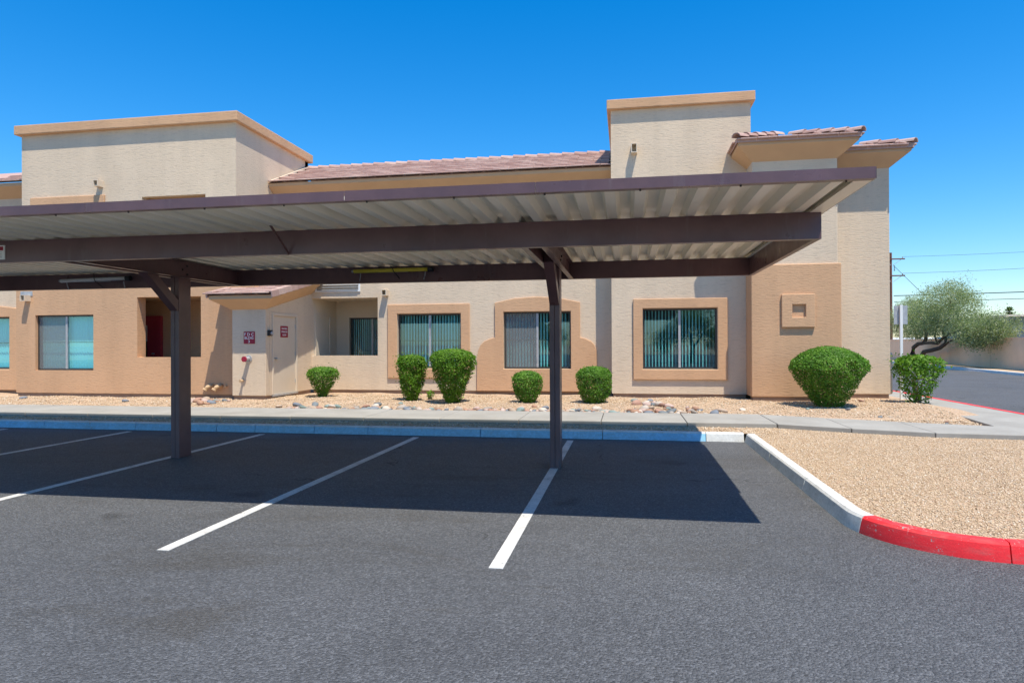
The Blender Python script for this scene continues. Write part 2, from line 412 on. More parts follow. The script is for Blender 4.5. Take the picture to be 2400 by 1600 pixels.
for i, p in enumerate(isl):
    q = [Vector(v) for v in p]; e = .005
    q[0] = q[0] + (q[1]-q[0]).normalized()*e; q[-1] = q[-1] + (q[-2]-q[-1]).normalized()*e
    soft(kerb_piece([tuple(v) for v in q], pre=isl[i-1][-2] if i else None, post=isl[i+1][1] if i < len(isl)-1 else None, zt=.14 if i < 7 else .176).build('kerb_stone', 'kerb_white' if i < 3 else 'kerb_red', ik))

# concrete walks: slabs laid with open joints
fw = MB().box(-30, 2.4, 12.18, 13.68, .02, .11).build('front_walk', 'concrete'); kind(fw, 'structure')
sx = [-26 + 1.51*k for k in range(19)]
sx = [x - (sx[-1] - 2.55) for x in sx]
for a, b in zip(sx, sx[1:]):
    MB().box(a + .006, b - .006, 12.12, 13.70, .03, .2 + random.uniform(-.003, .003)).build('paving_slab', 'concrete', fw, bevel=.012)
near = [(2.562, 12.11), (3.6, 11.66), (4.7, 11.29), (6.04, 11.16)]; far = [(6.04, 12.30), (5.83, 12.36), (4.5, 12.86), (3.3, 13.36), (2.562, 13.69)]
slab([near[0], near[1], (3.62, 13.22), far[3], far[4]], .03, .198).build('paving_slab', 'concrete', fw, bevel=.012)
slab([(3.612, 11.655), near[2], (4.71, 12.77), far[2], (3.632, 13.215)], .03, .196).build('paving_slab', 'concrete', fw, bevel=.012)
slab([(4.712, 11.288), near[3], far[0], far[1], (4.722, 12.765)], .03, .195).build('paving_slab', 'concrete', fw, bevel=.012)
swk = MB().box(6.6, 7.6, 6.9, 60, .0, .1).build('side_walk', 'concrete'); kind(swk, 'structure')
def swx(y):
    P = [(5, 6.06), (11.2, 6.06), (12.3, 6.10), (14.8, 6.42), (16.8, 6.68), (17.8, 6.62), (18.0, 6.5), (70, 6.5)]
    for (a, b), (c, d) in zip(P, P[1:]):
        if a <= y <= c: return b + (d-b)*(y-a)/(c-a)
    return 6.06
ys = [6.9 + 1.6*k for k in range(34)]
for a, b in zip(ys, ys[1:]):
    if a > 58: break
    x1 = 7.64
    slab([(swx(a), a+.006), (x1, a+.006), (x1, b-.006), (swx(b), b-.006), (swx((a+b)/2), (a+b)/2)], .02, .172).build('paving_slab', 'concrete', swk, bevel=.01)

inner = [(-30, 11.36), (2.0, 11.36), (1.995, 6.34)] + arc(2.86, 6.34, .86, 180, 270, 10) + [(6.3, 5.48)] + arc(6.3, 6.84, 1.36, 270, 360, 6) + [(7.66, 12.8), (2.6, 12.8), (-30, 12.8)]
gb = sheet(inner, .118).build('gravel_bed', 'gravel', recalc=False); kind(gb, 'structure')
def back_z(x, y):
    t = max(0, min(1, (y - 13.5) / 2.2))
    return .145 + .06*t + .012*math.sin(x*2.1 + y*1.3) + .010*math.sin(x*5.3 - y*3.1)
gx = np.linspace(-30, 6.75, 140); gy = np.concatenate([np.linspace(11.9, 17.9, 25), [20, 24]])
bv = [(x, y, back_z(x, y) if y > 13.5 else .12) for y in gy for x in gx]; nx = len(gx)
bf = [(j*nx+i, j*nx+i+1, (j+1)*nx+i+1, (j+1)*nx+i) for j in range(len(gy)-1) for i in range(nx-1)]
MBk = MB().add(bv, bf); bb = MBk.build('planting_bed', 'gravel', smooth=True, recalc=False); kind(bb, 'structure')

def in_poly(px, py, poly):
    ins = np.zeros(len(px), bool); n = len(poly)
    for i in range(n):
        x0, y0 = poly[i]; x1, y1 = poly[(i+1) % n]
        c = ((y0 > py) != (y1 > py)) & (px < (x1-x0)*(py-y0)/((y1-y0) if y1 != y0 else 1e-9) + x0)
        ins ^= c
    return ins
ICO = np.array([(0,0,1),(.894,0,.447),(.276,.851,.447),(-.724,.526,.447),(-.724,-.526,.447),(.276,-.851,.447),(.724,.526,-.447),(-.276,.851,-.447),(-.894,0,-.447),(-.276,-.851,-.447),(.724,-.526,-.447),(0,0,-1)])
ICF = np.array([(0,1,2),(0,2,3),(0,3,4),(0,4,5),(0,5,1),(1,6,2),(2,7,3),(3,8,4),(4,9,5),(5,10,1),(6,7,2),(7,8,3),(8,9,4),(9,10,5),(10,6,1),(11,7,6),(11,8,7),(11,9,8),(11,10,9),(11,6,10)])
OCT = np.array([(0,0,1),(1,0,0),(0,1,0),(-1,0,0),(0,-1,0),(0,0,-.6)]); OCF = np.array([(0,1,2),(0,2,3),(0,3,4),(0,4,1),(5,2,1),(5,3,2),(5,4,3),(5,1,4)])
def pebbles(name, px, py, pz, rmin, rmax, lo=False):
    n = len(px); B, Fc = (OCT, OCF) if lo else (ICO, ICF); k = len(B)
    r = rmin + (rmax-rmin)*RNG.random(n)**2
    S = np.stack([r*RNG.uniform(.8, 1.5, n), r*RNG.uniform(.7, 1.1, n), r*RNG.uniform(.4, .8, n)], 1)
    V = B[None]*(1 + RNG.uniform(-.22, .22, (n, k, 1)))*S[:, None]
    a = RNG.uniform(0, 6.283, n); tx, ty = RNG.normal(0, .35, (2, n))
    x = V[..., 0]*np.cos(a)[:, None] - V[..., 1]*np.sin(a)[:, None]; y = V[..., 0]*np.sin(a)[:, None] + V[..., 1]*np.cos(a)[:, None]
    z = V[..., 2] + tx[:, None]*x + ty[:, None]*y
    P = np.stack([x + px[:, None], y + py[:, None], z + (pz + S[:, 2]*.35)[:, None]], -1).reshape(-1, 3)
    F = (Fc[None] + (np.arange(n)*k)[:, None, None]).reshape(-1, 3)
    me = np_mesh(name, P, F, 'pebble', np.repeat(RNG.random(n), k))
    o = link(name, me); return kind(o, 'stuff')
n = 170000
px, py = RNG.uniform(1.9, 7.7, n), RNG.uniform(5.4, 12.6, n)
walkpoly = near + [(6.1, 11.16), (6.1, 12.31)] + far
ok = in_poly(px, py, [(p[0], p[1]) for p in inner]) & ~in_poly(px, py, walkpoly) & ~((px > np.interp(py, [5, 11.2, 12.3, 14], [6.9, 6.06, 6.1, 6.3])) & (py > 6.9))
px, py = px[ok], py[ok]
o = pebbles('gravel', px, py, np.full(len(px), .118), .0050, .0125, True); o['label'] = 'tan granite gravel filling the curved parking island'; 
n = 9000
px, py = RNG.uniform(-14, 2.6, n), RNG.uniform(11.38, 12.1, n)
o = pebbles('gravel', px, py, np.full(n, .119), .008, .024, True); o['label'] = 'gravel strip between the blue kerb and the front walk'
n = 42000
px, py = RNG.uniform(-17, 6.6, n), RNG.uniform(13.68, 17.7, n)
lim = np.where(px < -9.9, 16.0, np.where(px < -9.05, 15.6, 18.0))
lim = np.where((px > -.4) & (px < 2.97), 17.45, np.where((px >= 2.97) & (px < 5), 16.75, lim))
ok = (py < lim) & ~((px > 2.56) & in_poly(px, py, walkpoly)) & (px < np.interp(py, [12.3, 14.8, 16.8, 17.8], [6.05, 6.4, 6.66, 6.6]))
px, py = px[ok], py[ok]
pz = np.array([back_z(x, y) for x, y in zip(px, py)])
n2 = 6000; qx, qy = RNG.uniform(2.5, 6.5, n2), RNG.uniform(11.9, 13.7, n2)
ok = (qx < np.interp(qy, [12.3, 14.8], [6.05, 6.4])) & ~in_poly(qx, qy, walkpoly) & (qy > np.interp(qx, [2.5, 3.3, 4.5, 5.83, 6.5], [13.7, 13.36, 12.86, 12.36, 12.3]))
qx, qy = qx[ok], qy[ok]
px, py, pz = np.concatenate([px, qx]), np.concatenate([py, qy]), np.concatenate([pz, np.full(len(qx), .135)])
o = pebbles('gravel', px, py, pz, .008, .024, True); o['label'] = 'tan granite gravel in the bed along the building wall'

# ------------------------------------------------------------ the building
BLD = thing('apartment_building', (-4, 18, .2), 'two storey cream and tan stucco apartment building with towers and tile roof', 'building')
YA, YM, YB, YC, YD, YCL = 16.0, 18.1, 17.5, 16.8, 17.9, 15.6
wA = (-16.23, -14.39, .92, 2.45); pA = (-13.04, -11.14, 1.28, 2.90)
wM = (-6.43, -4.57, .92, 2.46); wR = (-3.36, -1.50, .91, 2.48); wB = (.40, 2.26, .93, 2.49); pM = (-9.05, -7.02, 1.28, 2.94)
wall_x(-16.85, -9.6, .3, 3.45, YA, [wA, pA], .16).build('wall', 'tan', BLD, bevel=.018)
wAu = (-16.1, -14.3, 4.0, 5.42); pAu = (-12.94, -11.04, 4.2, 5.62)
wall_x(-16.72, -10.15, 3.45, 7.6, YA+.06, [wAu, pAu], .16).build('tower_wall', 'cream', BLD, bevel=.018)
m = MB(); m.box(-10.40, -10.15, YA+.28, 20.1, 2.6, 7.6); m.box(-16.72, -16.5, YA+.28, 20.1, 3.4, 7.6); m.box(-16.72, -10.15, 19.9, 20.1, 3.4, 7.6)
m.box(-16.8, -16.6, YA+.22, 20, .3, 3.45)
m.build('tower_side_wall', 'cream', BLD)
MB().box(-16.5, -10.4, YA+.3, 19.9, 7.2, 7.3).build('tower_roof', 'pale_panel', BLD)
def cap_ring(x0, x1, y0, y1, z0, z1, w=.35):
    v, f = poly_fill([(x0,y0),(x1,y0),(x1,y1),(x0,y1)], [[(x0+w,y0+w),(x1-w,y0+w),(x1-w,y1-w),(x0+w,y1-w)]])
    m = MB(); k = len(v); m.add([(x,y,z1) for x, y in v] + [(x,y,z0) for x, y in v], f + [tuple(i+k for i in q) for q in f])
    for lp in ([(x0,y0),(x1,y0),(x1,y1),(x0,y1)], [(x0+w,y0+w),(x1-w,y0+w),(x1-w,y1-w),(x0+w,y1-w)]):
        for i in range(4):
            a, b = lp[i], lp[(i+1) % 4]; m.quad((*a,z0),(*b,z0),(*b,z1),(*a,z1))
    return m
cap_ring(-16.84, -10.03, YA-.08, 20.22, 7.48, 7.74).build('parapet_cap', 'tan', BLD, bevel=.02)
plate_xz(rect(-16.4, -14.06, 3.7, 5.72), YA, YA+.06, [rect(*wAu)]).build('window_surround', 'tan', BLD, bevel=.015)

# recessed stretch left of the tower
wL = (-19.86, -17.98, .91, 2.46)
wall_x(-26, -16.8, .3, 5.95, 16.9, [wL], .14).build('wall', 'cream', BLD, bevel=.015)
archL = [(-20.6, .3), (-17.2, .3), (-17.2, 2.62), (-17.85, 2.73), (-18.4, 2.79), (-18.9, 2.82), (-19.9, 2.75), (-20.6, 2.6)]
plate_xz(archL, 16.84, 16.9, [rect(*wL)]).build('window_surround', 'tan', BLD, bevel=.015)

# middle stretch
wall_x(-10.15, -.30, .3, 5.95, YM, [pM, wM, wR], .14).build('wall', 'cream', BLD, bevel=.018)
plate_xz(rect(-6.71, -4.32, .64, 2.73), YM-.055, YM, [rect(*wM)]).build('window_surround', 'tan', BLD, bevel=.015)
ao = [(-4.12, .3), (-.80, .3), (-.81, 1.41), (-.86, 1.56), (-.96, 1.66), (-1.10, 1.73), (-1.25, 1.765), (-1.25, 2.72), (-1.83, 2.84), (-2.43, 2.885), (-3.04, 2.85), (-3.60, 2.73), (-3.60, 1.775), (-3.75, 1.74), (-3.9, 1.67), (-4.01, 1.56), (-4.07, 1.42), (-4.11, 1.2)]
plate_xz(ao, YM-.055, YM, [rect(*wR)]).build('window_surround', 'tan', BLD, bevel=.012)

# right tower
wall_x(-.39, 3.09, .3, 7.75, YB, [wB], .14).build('tower_wall', 'cream', BLD, bevel=.018)
m = MB(); m.box(-.39, -.2, YB+.22, 21.5, .3, 7.75); m.box(2.9, 3.09, YB+.22, 21.5, 3, 7.75); m.box(-.2, 2.9, 21.3, 21.5, 5, 7.75)
m.build('tower_side_wall', 'cream', BLD); MB().box(-.2, 2.9, YB+.22, 21.3, 7.3, 7.4).build('tower_roof', 'pale_panel', BLD)
cap_ring(-.49, 3.19, YB-.12, 21.6, 7.65, 7.9).build('parapet_cap', 'tan', BLD, bevel=.02)
plate_xz(rect(.16, 2.50, .66, 2.74), YB-.06, YB, [rect(*wB)]).build('window_surround', 'tan', BLD, bevel=.015)

# projecting bay and end wall
MB().box(2.99, 4.92, YC, 22, .3, 5.97).build('bay_wall', 'cream', BLD, bevel=.018)
MB().box(2.95, 4.98, YC-.06, YC+.70, .3, 3.47).build('bay_plinth_wall', 'tan', BLD, bevel=.02)
plate_xz(rect(3.63, 4.38, 1.96, 2.75), YC-.125, YC-.06, [rect(3.87, 4.17, 2.20, 2.50)]).build('square_emblem', 'tan', BLD, bevel=.015)
MB().box(4.92, 6.45, YD, 30, .3, 5.95).build('end_wall', 'cream', BLD, bevel=.018)
MB().box(6.40, 6.545, 18.0, 22.4, .3, 1.34).build('side_wainscot', 'cream', BLD, bevel=.04, seg=3)
for a, b, y in ((-26, -16.82, 16.93), (-16.82, -9.96, YA+.03), (-9.0, -.42, YM+.03), (-.36, 2.94, YB+.03), (2.98, 4.95, YC-.03), (4.95, 6.42, YD+.03)):
    MB().box(a, b, y, y+.3, .02, .3).build('stem_wall', 'stem', BLD)
MB().box(-9.95, -9.08, YCL+.03, 18.1, .02, .3).build('stem_wall', 'stem', BLD)
MB().box(6.2, 6.42, 18.2, 30, .02, .3).build('stem_wall', 'stem', BLD)

# utility closet beside the left tower
dY0, dY1, dZ = 15.98, 17.18, 2.36
m = MB(); X = -9.05
m.box(-9.98, X, YCL, YCL+.2, .3, 2.52); m.box(-9.98, -9.8, YCL+.2, 16.2, .3, 2.52)
m.build('closet_wall', 'cream', BLD, bevel=.015)
m = MB(); m.box(X-.2, X, YCL+.2, dY0-.06, .3, 2.52); m.box(X-.2, X, dY1+.06, 18.098, .3, 2.95); m.box(X-.2, X, dY0-.06, dY1+.06, dZ+.07, 2.52)
m.build('closet_side_wall', 'cream', BLD)
MB().box(-9.8, X-.2, YCL+.3, YCL+.4, 2.40, 2.5).build('closet_ceiling', 'cream', BLD)
def side_door(x, y0, y1, z0, z1, hy):
    leaf = MB().box(x-.06, x-.025, y0, y1, z0, z1).build('door', 'smooth_cream', BLD, bevel=.004)
    f = MB(); f.box(x-.08, x+.02, y0-.07, y0, z0, z1); f.box(x-.08, x+.02, y1, y1+.07, z0, z1); f.box(x-.08, x+.02, y0-.07, y1+.07, z1, z1+.08)
    f.build('frame', 'smooth_cream', leaf, bevel=.006)
    h = MB(); h.tube([(x-.025, hy, z0+.93), (x+.04, hy, z0+.93)], .025, 10); h.beam((x+.045, hy-.02, z0+.93), (x+.045, hy+.14, z0+.93), .025, .025)
    h.build('handle', 'grey_metal', leaf, smooth=False)
    for z in (z0+.25, z0+1.0, z0+1.75):
        MB().box(x-.025, x-.012, y1-.02, y1, z, z+.1).build('hinge', 'grey_metal', leaf)
    MB().box(x-.10, x+.03, y0-.06, y1+.06, z0-.05, z0).build('threshold', 'grey_metal', leaf)
side_door(X, dY0, dY1, .31, dZ, 16.10)
# patio behind the low wall of the middle stretch
m = MB(); m.box(-9.25, X-.002, YM+.142, 19.95, .3, 3.2); m.build('patio_side_wall', 'smooth_cream', BLD)
sl = (-8.62, -7.16, .35, 2.44)
wall_x(X, -6.6, .3, 3.1, 19.8, [sl], .1).build('patio_back_wall', 'smooth_cream', BLD)
MB().box(X-.1, -6.6, YM+.141, 19.9, 2.95, 3.06).build('patio_ceiling', 'smooth_cream', BLD)
MB().box(X, -6.6, YM+.2, 19.8, .2, .3).build('patio_floor', 'concrete', BLD)
MB().box(-7.02, -6.85, YM+.14, 19.8, .3, 3.0).build('patio_side_wall', 'smooth_cream', BLD)
MB().box(X, -7.02, YM+.14, YM+.22, .3, 1.279).build('patio_low_wall', 'smooth_cream', BLD)
side_door(X, 18.40, 19.28, .32, 2.42, 19.18)
# patio of the left tower with the red door
YP = 17.9
MB().box(-13.34, -13.04, YA+.16, YA+.32, .3, 3.1).build('patio_pier', 'tan', BLD)
MB().box(-16.0, -15.8, YA+.5, YP, .3, 3.1).build('patio_side_wall', 'tan', BLD)
MB().box(-11.14, -10.9, YA+.16, YP, .3, 3.1).build('patio_side_wall', 'tan', BLD)
MB().box(-15.8, -13.342, YA+.42, YA+.48, .3, 3.1).build('patio_inner_wall', 'tan', BLD)
MB().box(-15.8, -11.14, YA+.325, YP, 2.92, 3.02).build('patio_ceiling', 'trim', BLD)
MB().box(-13.04, -11.14, YA+.165, YA+.32, 2.92, 3.02).build('patio_ceiling', 'trim', BLD)
MB().box(-13.04, -11.14, YA+.16, YA+.22, .3, 1.279).build('patio_low_wall', 'tan', BLD)
MB().box(-15.8, -11.14, YA+.33, YP, .2, .3).build('patio_floor', 'concrete', BLD)
MB().box(-15.9, -10.9, YP, YP+.2, .3, 3.1).build('patio_back_wall', 'tan', BLD)
d = MB().box(-14.72, -13.88, YP-.06, YP-.002, .32, 2.36).build('door', 'red_door', BLD)
f = MB(); f.box(-14.84, -14.72, YP-.10, YP-.001, .32, 2.36); f.box(-13.88, -13.72, YP-.10, YP-.001, .32, 2.36); f.box(-14.84, -13.72, YP-.10, YP-.001, 2.36, 2.48); f.build('frame', 'red_door', d)
MB().box(-14.70, -14.2, YP-.075, YP-.061, 1.72, 2.2).build('roller_blind', 'white_metal', d)
MB().box(-14.70, -14.2, YP-.075, YP-.061, .5, 1.719).build('door_glass', 'black', d)
MB().tube([(-13.98, YP-.06, 1.35), (-13.98, YP-.13, 1.35)], .03, 10).build('handle', 'grey_metal', d)
MB().box(-11.4, -11.36, 17.2, 17.24, .3, 1.55).build('patio_post', 'white_metal', BLD)
# upper openings of the left tower
m = MB(); m.box(pAu[0]-.1, pAu[1]+.1, 17.6, 17.7, 4.1, 5.8); m.box(pAu[0]-.2, pAu[0], YA+.22, 17.6, 4.1, 5.8); m.box(pAu[1], pAu[1]+.2, YA+.22, 17.6, 4.1, 5.8)
m.box(pAu[0], pAu[1], YA+.22, 17.6, 5.63, 5.8); m.build('upper_patio_wall', 'trim', BLD)

def window(x0, x1, z0, z1, y, mode, screen=None, parent=BLD, n=21, deep=2.6):
    yf = y + .085; fw_ = .045; xm = (x0+x1)/2
    f = MB(); f.box(x0, x0+fw_, yf, yf+.06, z0, z1); f.box(x1-fw_, x1, yf, yf+.06, z0, z1)
    f.box(x0+fw_, x1-fw_, yf, yf+.06, z1-fw_, z1); f.box(x0+fw_, x1-fw_, yf, yf+.06, z0, z0+fw_)
    wo = f.build('window', 'bronze', parent, bevel=.003)
    MB().box(xm-.028, xm+.028, yf-.004, yf+.055, z0+fw_, z1-fw_).build('mullion', 'grey_metal', wo)
    zm = (z0+z1)/2 + .01
    for a, b in ((x0+fw_, xm-.028), (xm+.028, x1-fw_)):
        MB().box(a, b, yf+.022, yf+.027, z0+fw_, z1-fw_).build('pane', 'glass', wo)
        MB().box(a, b, yf+.035, yf+.046, zm-.009, zm+.009).build('muntin', 'bronze', wo)
    if screen:
        a, b = (x0+fw_, xm-.028) if screen == 'left' else (xm+.028, x1-fw_)
        MB().quad((a, yf+.008, z0+fw_), (b, yf+.008, z0+fw_), (b, yf+.008, z1-fw_), (a, yf+.008, z1-fw_)).build('insect_screen', 'screen', wo, recalc=False)
    yb = yf + .14; pitch = (x1-x0-.08)/n; base = None
    ang = {'closed': 10, 'slack': -46, 'open': 70}[mode]
    wdt = pitch*1.12 if mode != 'open' else .085
    for k in range(n):
        if base is None:
            hw = wdt/2; L = z1 - z0 - .10
            mm = MB(); q = []
            for i in range(5):
                t = -1 + i/2; q.append((hw*t, .008*(1-t*t)))
            for i in range(4): mm.quad((q[i][0], q[i][1], -L), (q[i+1][0], q[i+1][1], -L), (q[i+1][0], q[i+1][1], 0), (q[i][0], q[i][1], 0))
            s = mm.build('blind_slat', 'slat', wo, smooth=True, recalc=False); base = s.data
        else: s = link('blind_slat', base, wo)
        s.location = (x0 + .04 + pitch*(k+.5), yb, z1-.045)
        s.rotation_euler = (0, 0, R(ang + random.uniform(-5, 5)))
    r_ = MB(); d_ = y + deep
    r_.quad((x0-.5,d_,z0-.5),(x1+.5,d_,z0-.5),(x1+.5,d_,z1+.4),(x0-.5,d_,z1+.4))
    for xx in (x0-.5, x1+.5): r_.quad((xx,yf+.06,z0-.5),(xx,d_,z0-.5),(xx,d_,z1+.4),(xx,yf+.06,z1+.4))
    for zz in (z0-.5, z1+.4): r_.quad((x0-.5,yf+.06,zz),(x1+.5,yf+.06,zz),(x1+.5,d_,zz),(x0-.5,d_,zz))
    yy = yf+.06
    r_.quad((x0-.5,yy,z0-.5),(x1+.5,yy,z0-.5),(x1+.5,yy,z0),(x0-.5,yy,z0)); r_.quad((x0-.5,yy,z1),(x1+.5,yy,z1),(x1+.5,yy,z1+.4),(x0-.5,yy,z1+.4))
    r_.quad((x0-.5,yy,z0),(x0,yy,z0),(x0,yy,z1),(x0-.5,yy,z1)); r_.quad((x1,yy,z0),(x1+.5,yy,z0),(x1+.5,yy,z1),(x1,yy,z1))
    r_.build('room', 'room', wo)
    return wo
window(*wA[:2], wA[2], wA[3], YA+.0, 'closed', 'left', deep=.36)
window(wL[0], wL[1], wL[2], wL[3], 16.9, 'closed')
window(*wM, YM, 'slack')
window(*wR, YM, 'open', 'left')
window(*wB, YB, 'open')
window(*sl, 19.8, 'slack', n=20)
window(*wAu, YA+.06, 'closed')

# drain scuppers, wall vent
def scupper(x, z, y, w_=.15, h=.13, p=.2, panel=False):
    m = MB(); m.box(x-w_/2, x-w_/2+.02, y-p, y, z, z+h); m.box(x+w_/2-.02, x+w_/2, y-p, y, z, z+h); m.box(x-w_/2, x+w_/2, y-p, y, z-.02, z); m.box(x-w_/2, x+w_/2, y-p, y, z+h, z+h+.015)
    m.build('scupper', 'smooth_cream', BLD)
scupper(-14.2, 5.95, YA+.06); scupper(-16.45, 2.86, YA); scupper(-6.765, 3.0, YM); scupper(.205, 6.50, YB, .15, .2)
MB().box(-16.7, -16.31, YA-.012, YA, 2.99, 3.12).build('patch_plate', 'grey_metal', BLD)
v_ = MB(); v_.box(-8.92, -7.54, YM-.03, YM, 3.12, 3.16); v_.box(-8.92, -7.54, YM-.03, YM, 3.37, 3.40); v_.box(-8.92, -8.87, YM-.03, YM, 3.16, 3.37); v_.box(-7.59, -7.54, YM-.03, YM, 3.16, 3.37)
vo = v_.build('wall_vent', 'white_metal', BLD)
for z in (3.18, 3.25, 3.32): MB().beam((-8.86, YM-.035, z), (-7.6, YM-.035, z), .05, .012, (0, -.5, 1)).build('louvre', 'grey_metal', vo)

# eaves and roofs
def flare(x0, x1, y0, y1, z, o=.38, h=.40, left=True, right=True):
    """cove cornice: slopes out from the wall head to the eave; with a small fascia"""
    xa, xb, ya = x0-(o if left else 0), x1+(o if right else 0), y0-o
    A = [(x0,y1,z),(x0,y0,z),(x1,y0,z),(x1,y1,z)]; B = [(xa,y1,z+h-.09),(xa,ya,z+h-.09),(xb,ya,z+h-.09),(xb,y1,z+h-.09)]
    Cc = [(p[0], p[1], z+h) for p in B]
    m = MB(); m.add(A+B+Cc, [(0,1,5,4),(1,2,6,5),(2,3,7,6),(4,5,9,8),(5,6,10,9),(6,7,11,10),(8,9,10,11)])
    m.build('eave_cornice', 'trim', BLD, recalc=True)
    return xa, xb, ya, z+h
TILE_W, TILE_L, TILE_T, EXPO = .45, .40, .035, .29
tm = MB().box(-TILE_W/2+.004, TILE_W/2-.004, 0, TILE_L, 0, TILE_T)
tile_me = None
def tile_at(mat4, parent):
    global tile_me
    if tile_me is None:
        o = tm.build('roof_tile', 'tile', parent, bevel=.008, seg=1); tile_me = o.data
    else: o = link('roof_tile', tile_me, parent, .008, 1)
    o.matrix_local = mat4
    return o
def roof_plane(parent, origin, along, up_dir, rows, spans):
    """rows of lapped tiles: origin on the eave, along = eave direction, up_dir = up the slope"""
    a, u = Vector(along).normalized(), Vector(up_dir).normalized(); nrm = a.cross(u)
    tilt = math.asin(.030 / EXPO); u2 = (u*math.cos(tilt) - nrm*math.sin(tilt)).normalized(); n2 = a.cross(u2)
    for r_ in range(rows):
        s0, s1 = spans(r_)
        x = s0 + (TILE_W*.5 if r_ % 2 else 0)
        if r_ % 2: pass
        while x < s1 + TILE_W*.25:
            p = Vector(origin) + a*x + u*(r_*EXPO - .05) + nrm*(.045 + random.uniform(-.003, .003))
            Mx = Matrix((a, u2, n2)).transposed().to_4x4(); Mx.translation = p
            tile_at(Mx, parent); x += TILE_W
def ridge_caps(parent, a, b, n_):
    a, b = Vector(a), Vector(b)
    for k in range(n_):
        p, q = a + (b-a)*(k/n_), a + (b-a)*((k+1.12)/n_)
        m = MB(); d = (q-p).normalized(); s = d.cross(Vector((0,0,1))).normalized(); u = s.cross(d)
        ring = lambda c, r: [c + s*r*math.cos(t) + u*r*math.sin(t)*.8 for t in [math.pi*i/6 for i in range(7)]]
        r0, r1 = ring(p + u*.03, .125), ring(q, .11); i0, i1 = ring(p + u*.03, .10), ring(q, .09)
        m.add(r0+r1+i0+i1, [(i, i+1, 8+i, 7+i) for i in range(6)] + [(14+i, 21+i, 22+i, 15+i) for i in range(6)] + [(i, 14+i, 15+i, i+1) for i in range(6)])
        m.build('ridge_tile', 'tile', parent)
# middle roof
flare(-10.15, -.39, YM, YM+1, 5.88, .42, .36, False, False)
E0, E1 = (17.66, 6.25), (20.05, 7.24)
MR = MB().quad((-10.3, E0[0], E0[1]), (-.3, E0[0], E0[1]), (-.3, E1[0], E1[1]), (-10.3, E1[0], E1[1])).add([(-10.3, E1[0], E1[1]), (-.3, E1[0], E1[1]), (-.3, 22.6, 6.2), (-10.3, 22.6, 6.2)], [(0,1,2,3)]).build('roof', 'tile', BLD)
up = (0, E1[0]-E0[0], E1[1]-E0[1])
roof_plane(MR, (-10.15, E0[0], E0[1]), (1,0,0), up, 9, lambda r_: (.25, 9.72))
ridge_caps(MR, (-10.1, E1[0], E1[1]-.0), (-.4, E1[0], E1[1]-.0), 26)
MB().beam((-10.10, E0[0]+.05, E0[1]+.06), (-10.10, E1[0], E1[1]+.08), .07, .05).build('flashing', 'smooth_cream', MR)
# roof left of the tower
flare(-26, -16.72, 16.9, 18, 5.95, .42, .36, False, False)
F0, F1 = (16.46, 6.32), (18.9, 7.32)
LR = MB().quad((-26, F0[0], F0[1]), (-16.72, F0[0], F0[1]), (-16.72, F1[0], F1[1]), (-26, F1[0], F1[1])).build('roof', 'tile', BLD)
roof_plane(LR, (-18.6, F0[0], F0[1]), (1,0,0), (0, F1[0]-F0[0], F1[1]-F0[1]), 9, lambda r_: (.2, 1.75))
# hip roofs over bay and end wall
def hip(xa, xb, ya, yb, z, pitch, left, right, nrow):
    o = MB(); run = min((xb-xa)/2, 1.6); zt = z + run*pitch; yt = ya + run
    xl, xr = (xa+run if left else xa), (xb-run if right else xb)
    o.add([(xa,ya,z),(xb,ya,z),(xr,yt,zt),(xl,yt,zt),(xr,yb,zt),(xl,yb,zt),(xa,yb,z),(xb,yb,z)], [(0,1,2,3),(3,2,4,5),(0,3,5,6),(1,7,4,2)])
    for p, q in (((xa,ya),(xb,ya)), ((xa,ya),(xa,yb)), ((xb,ya),(xb,yb))):
        if (p[0] == q[0] == xa and not left) or (p[0] == q[0] == xb and not right): continue
        o.quad((*p, z-.03), (*q, z-.03), (*q, z+.05), (*p, z+.05))
    ro = o.build('roof', 'tile', BLD)
    sl_ = math.hypot(1, pitch)
    def span(r_):
        t = r_*EXPO/sl_
        return (.23 + (t if left else 0), xb-xa-.22 - (t if right else 0))
    roof_plane(ro, (xa, ya, z), (1,0,0), (0,1,pitch), nrow, span)
    if left:
        roof_plane(ro, (xa, min(yb, ya+2.6), z), (0,-1,0), (1,0,pitch), nrow, lambda r_: (.2, min(yb-ya, 2.6)-.22-r_*EXPO/sl_))
        ridge_caps(ro, (xa-.02, ya-.02, z+.07), (xa+run*.9, ya+run*.9, zt+.03), max(3, int(run*1.42/.36)))
    if right:
        roof_plane(ro, (xb, ya, z), (0,1,0), (-1,0,pitch), nrow, lambda r_: (.22+r_*EXPO/sl_, min(yb-ya, 2.6)-.2))
        ridge_caps(ro, (xb+.02, ya-.02, z+.07), (xb-run*.9, ya+run*.9, zt+.03), max(3, int(run*1.42/.36)))
    return ro
xa, xb, ya, z = flare(2.99, 4.92, YC, 17.5, 5.95, .37, .40)
hip(xa-.04, xb+.04, ya-.05, 17.5, z, .30, True, True, 3)
xa, xb, ya, z = flare(4.92, 6.45, YD, 22, 5.93, .37, .40, False, True)
hip(4.92, xb+.04, ya-.05, 22, z, .30, False, True, 3)
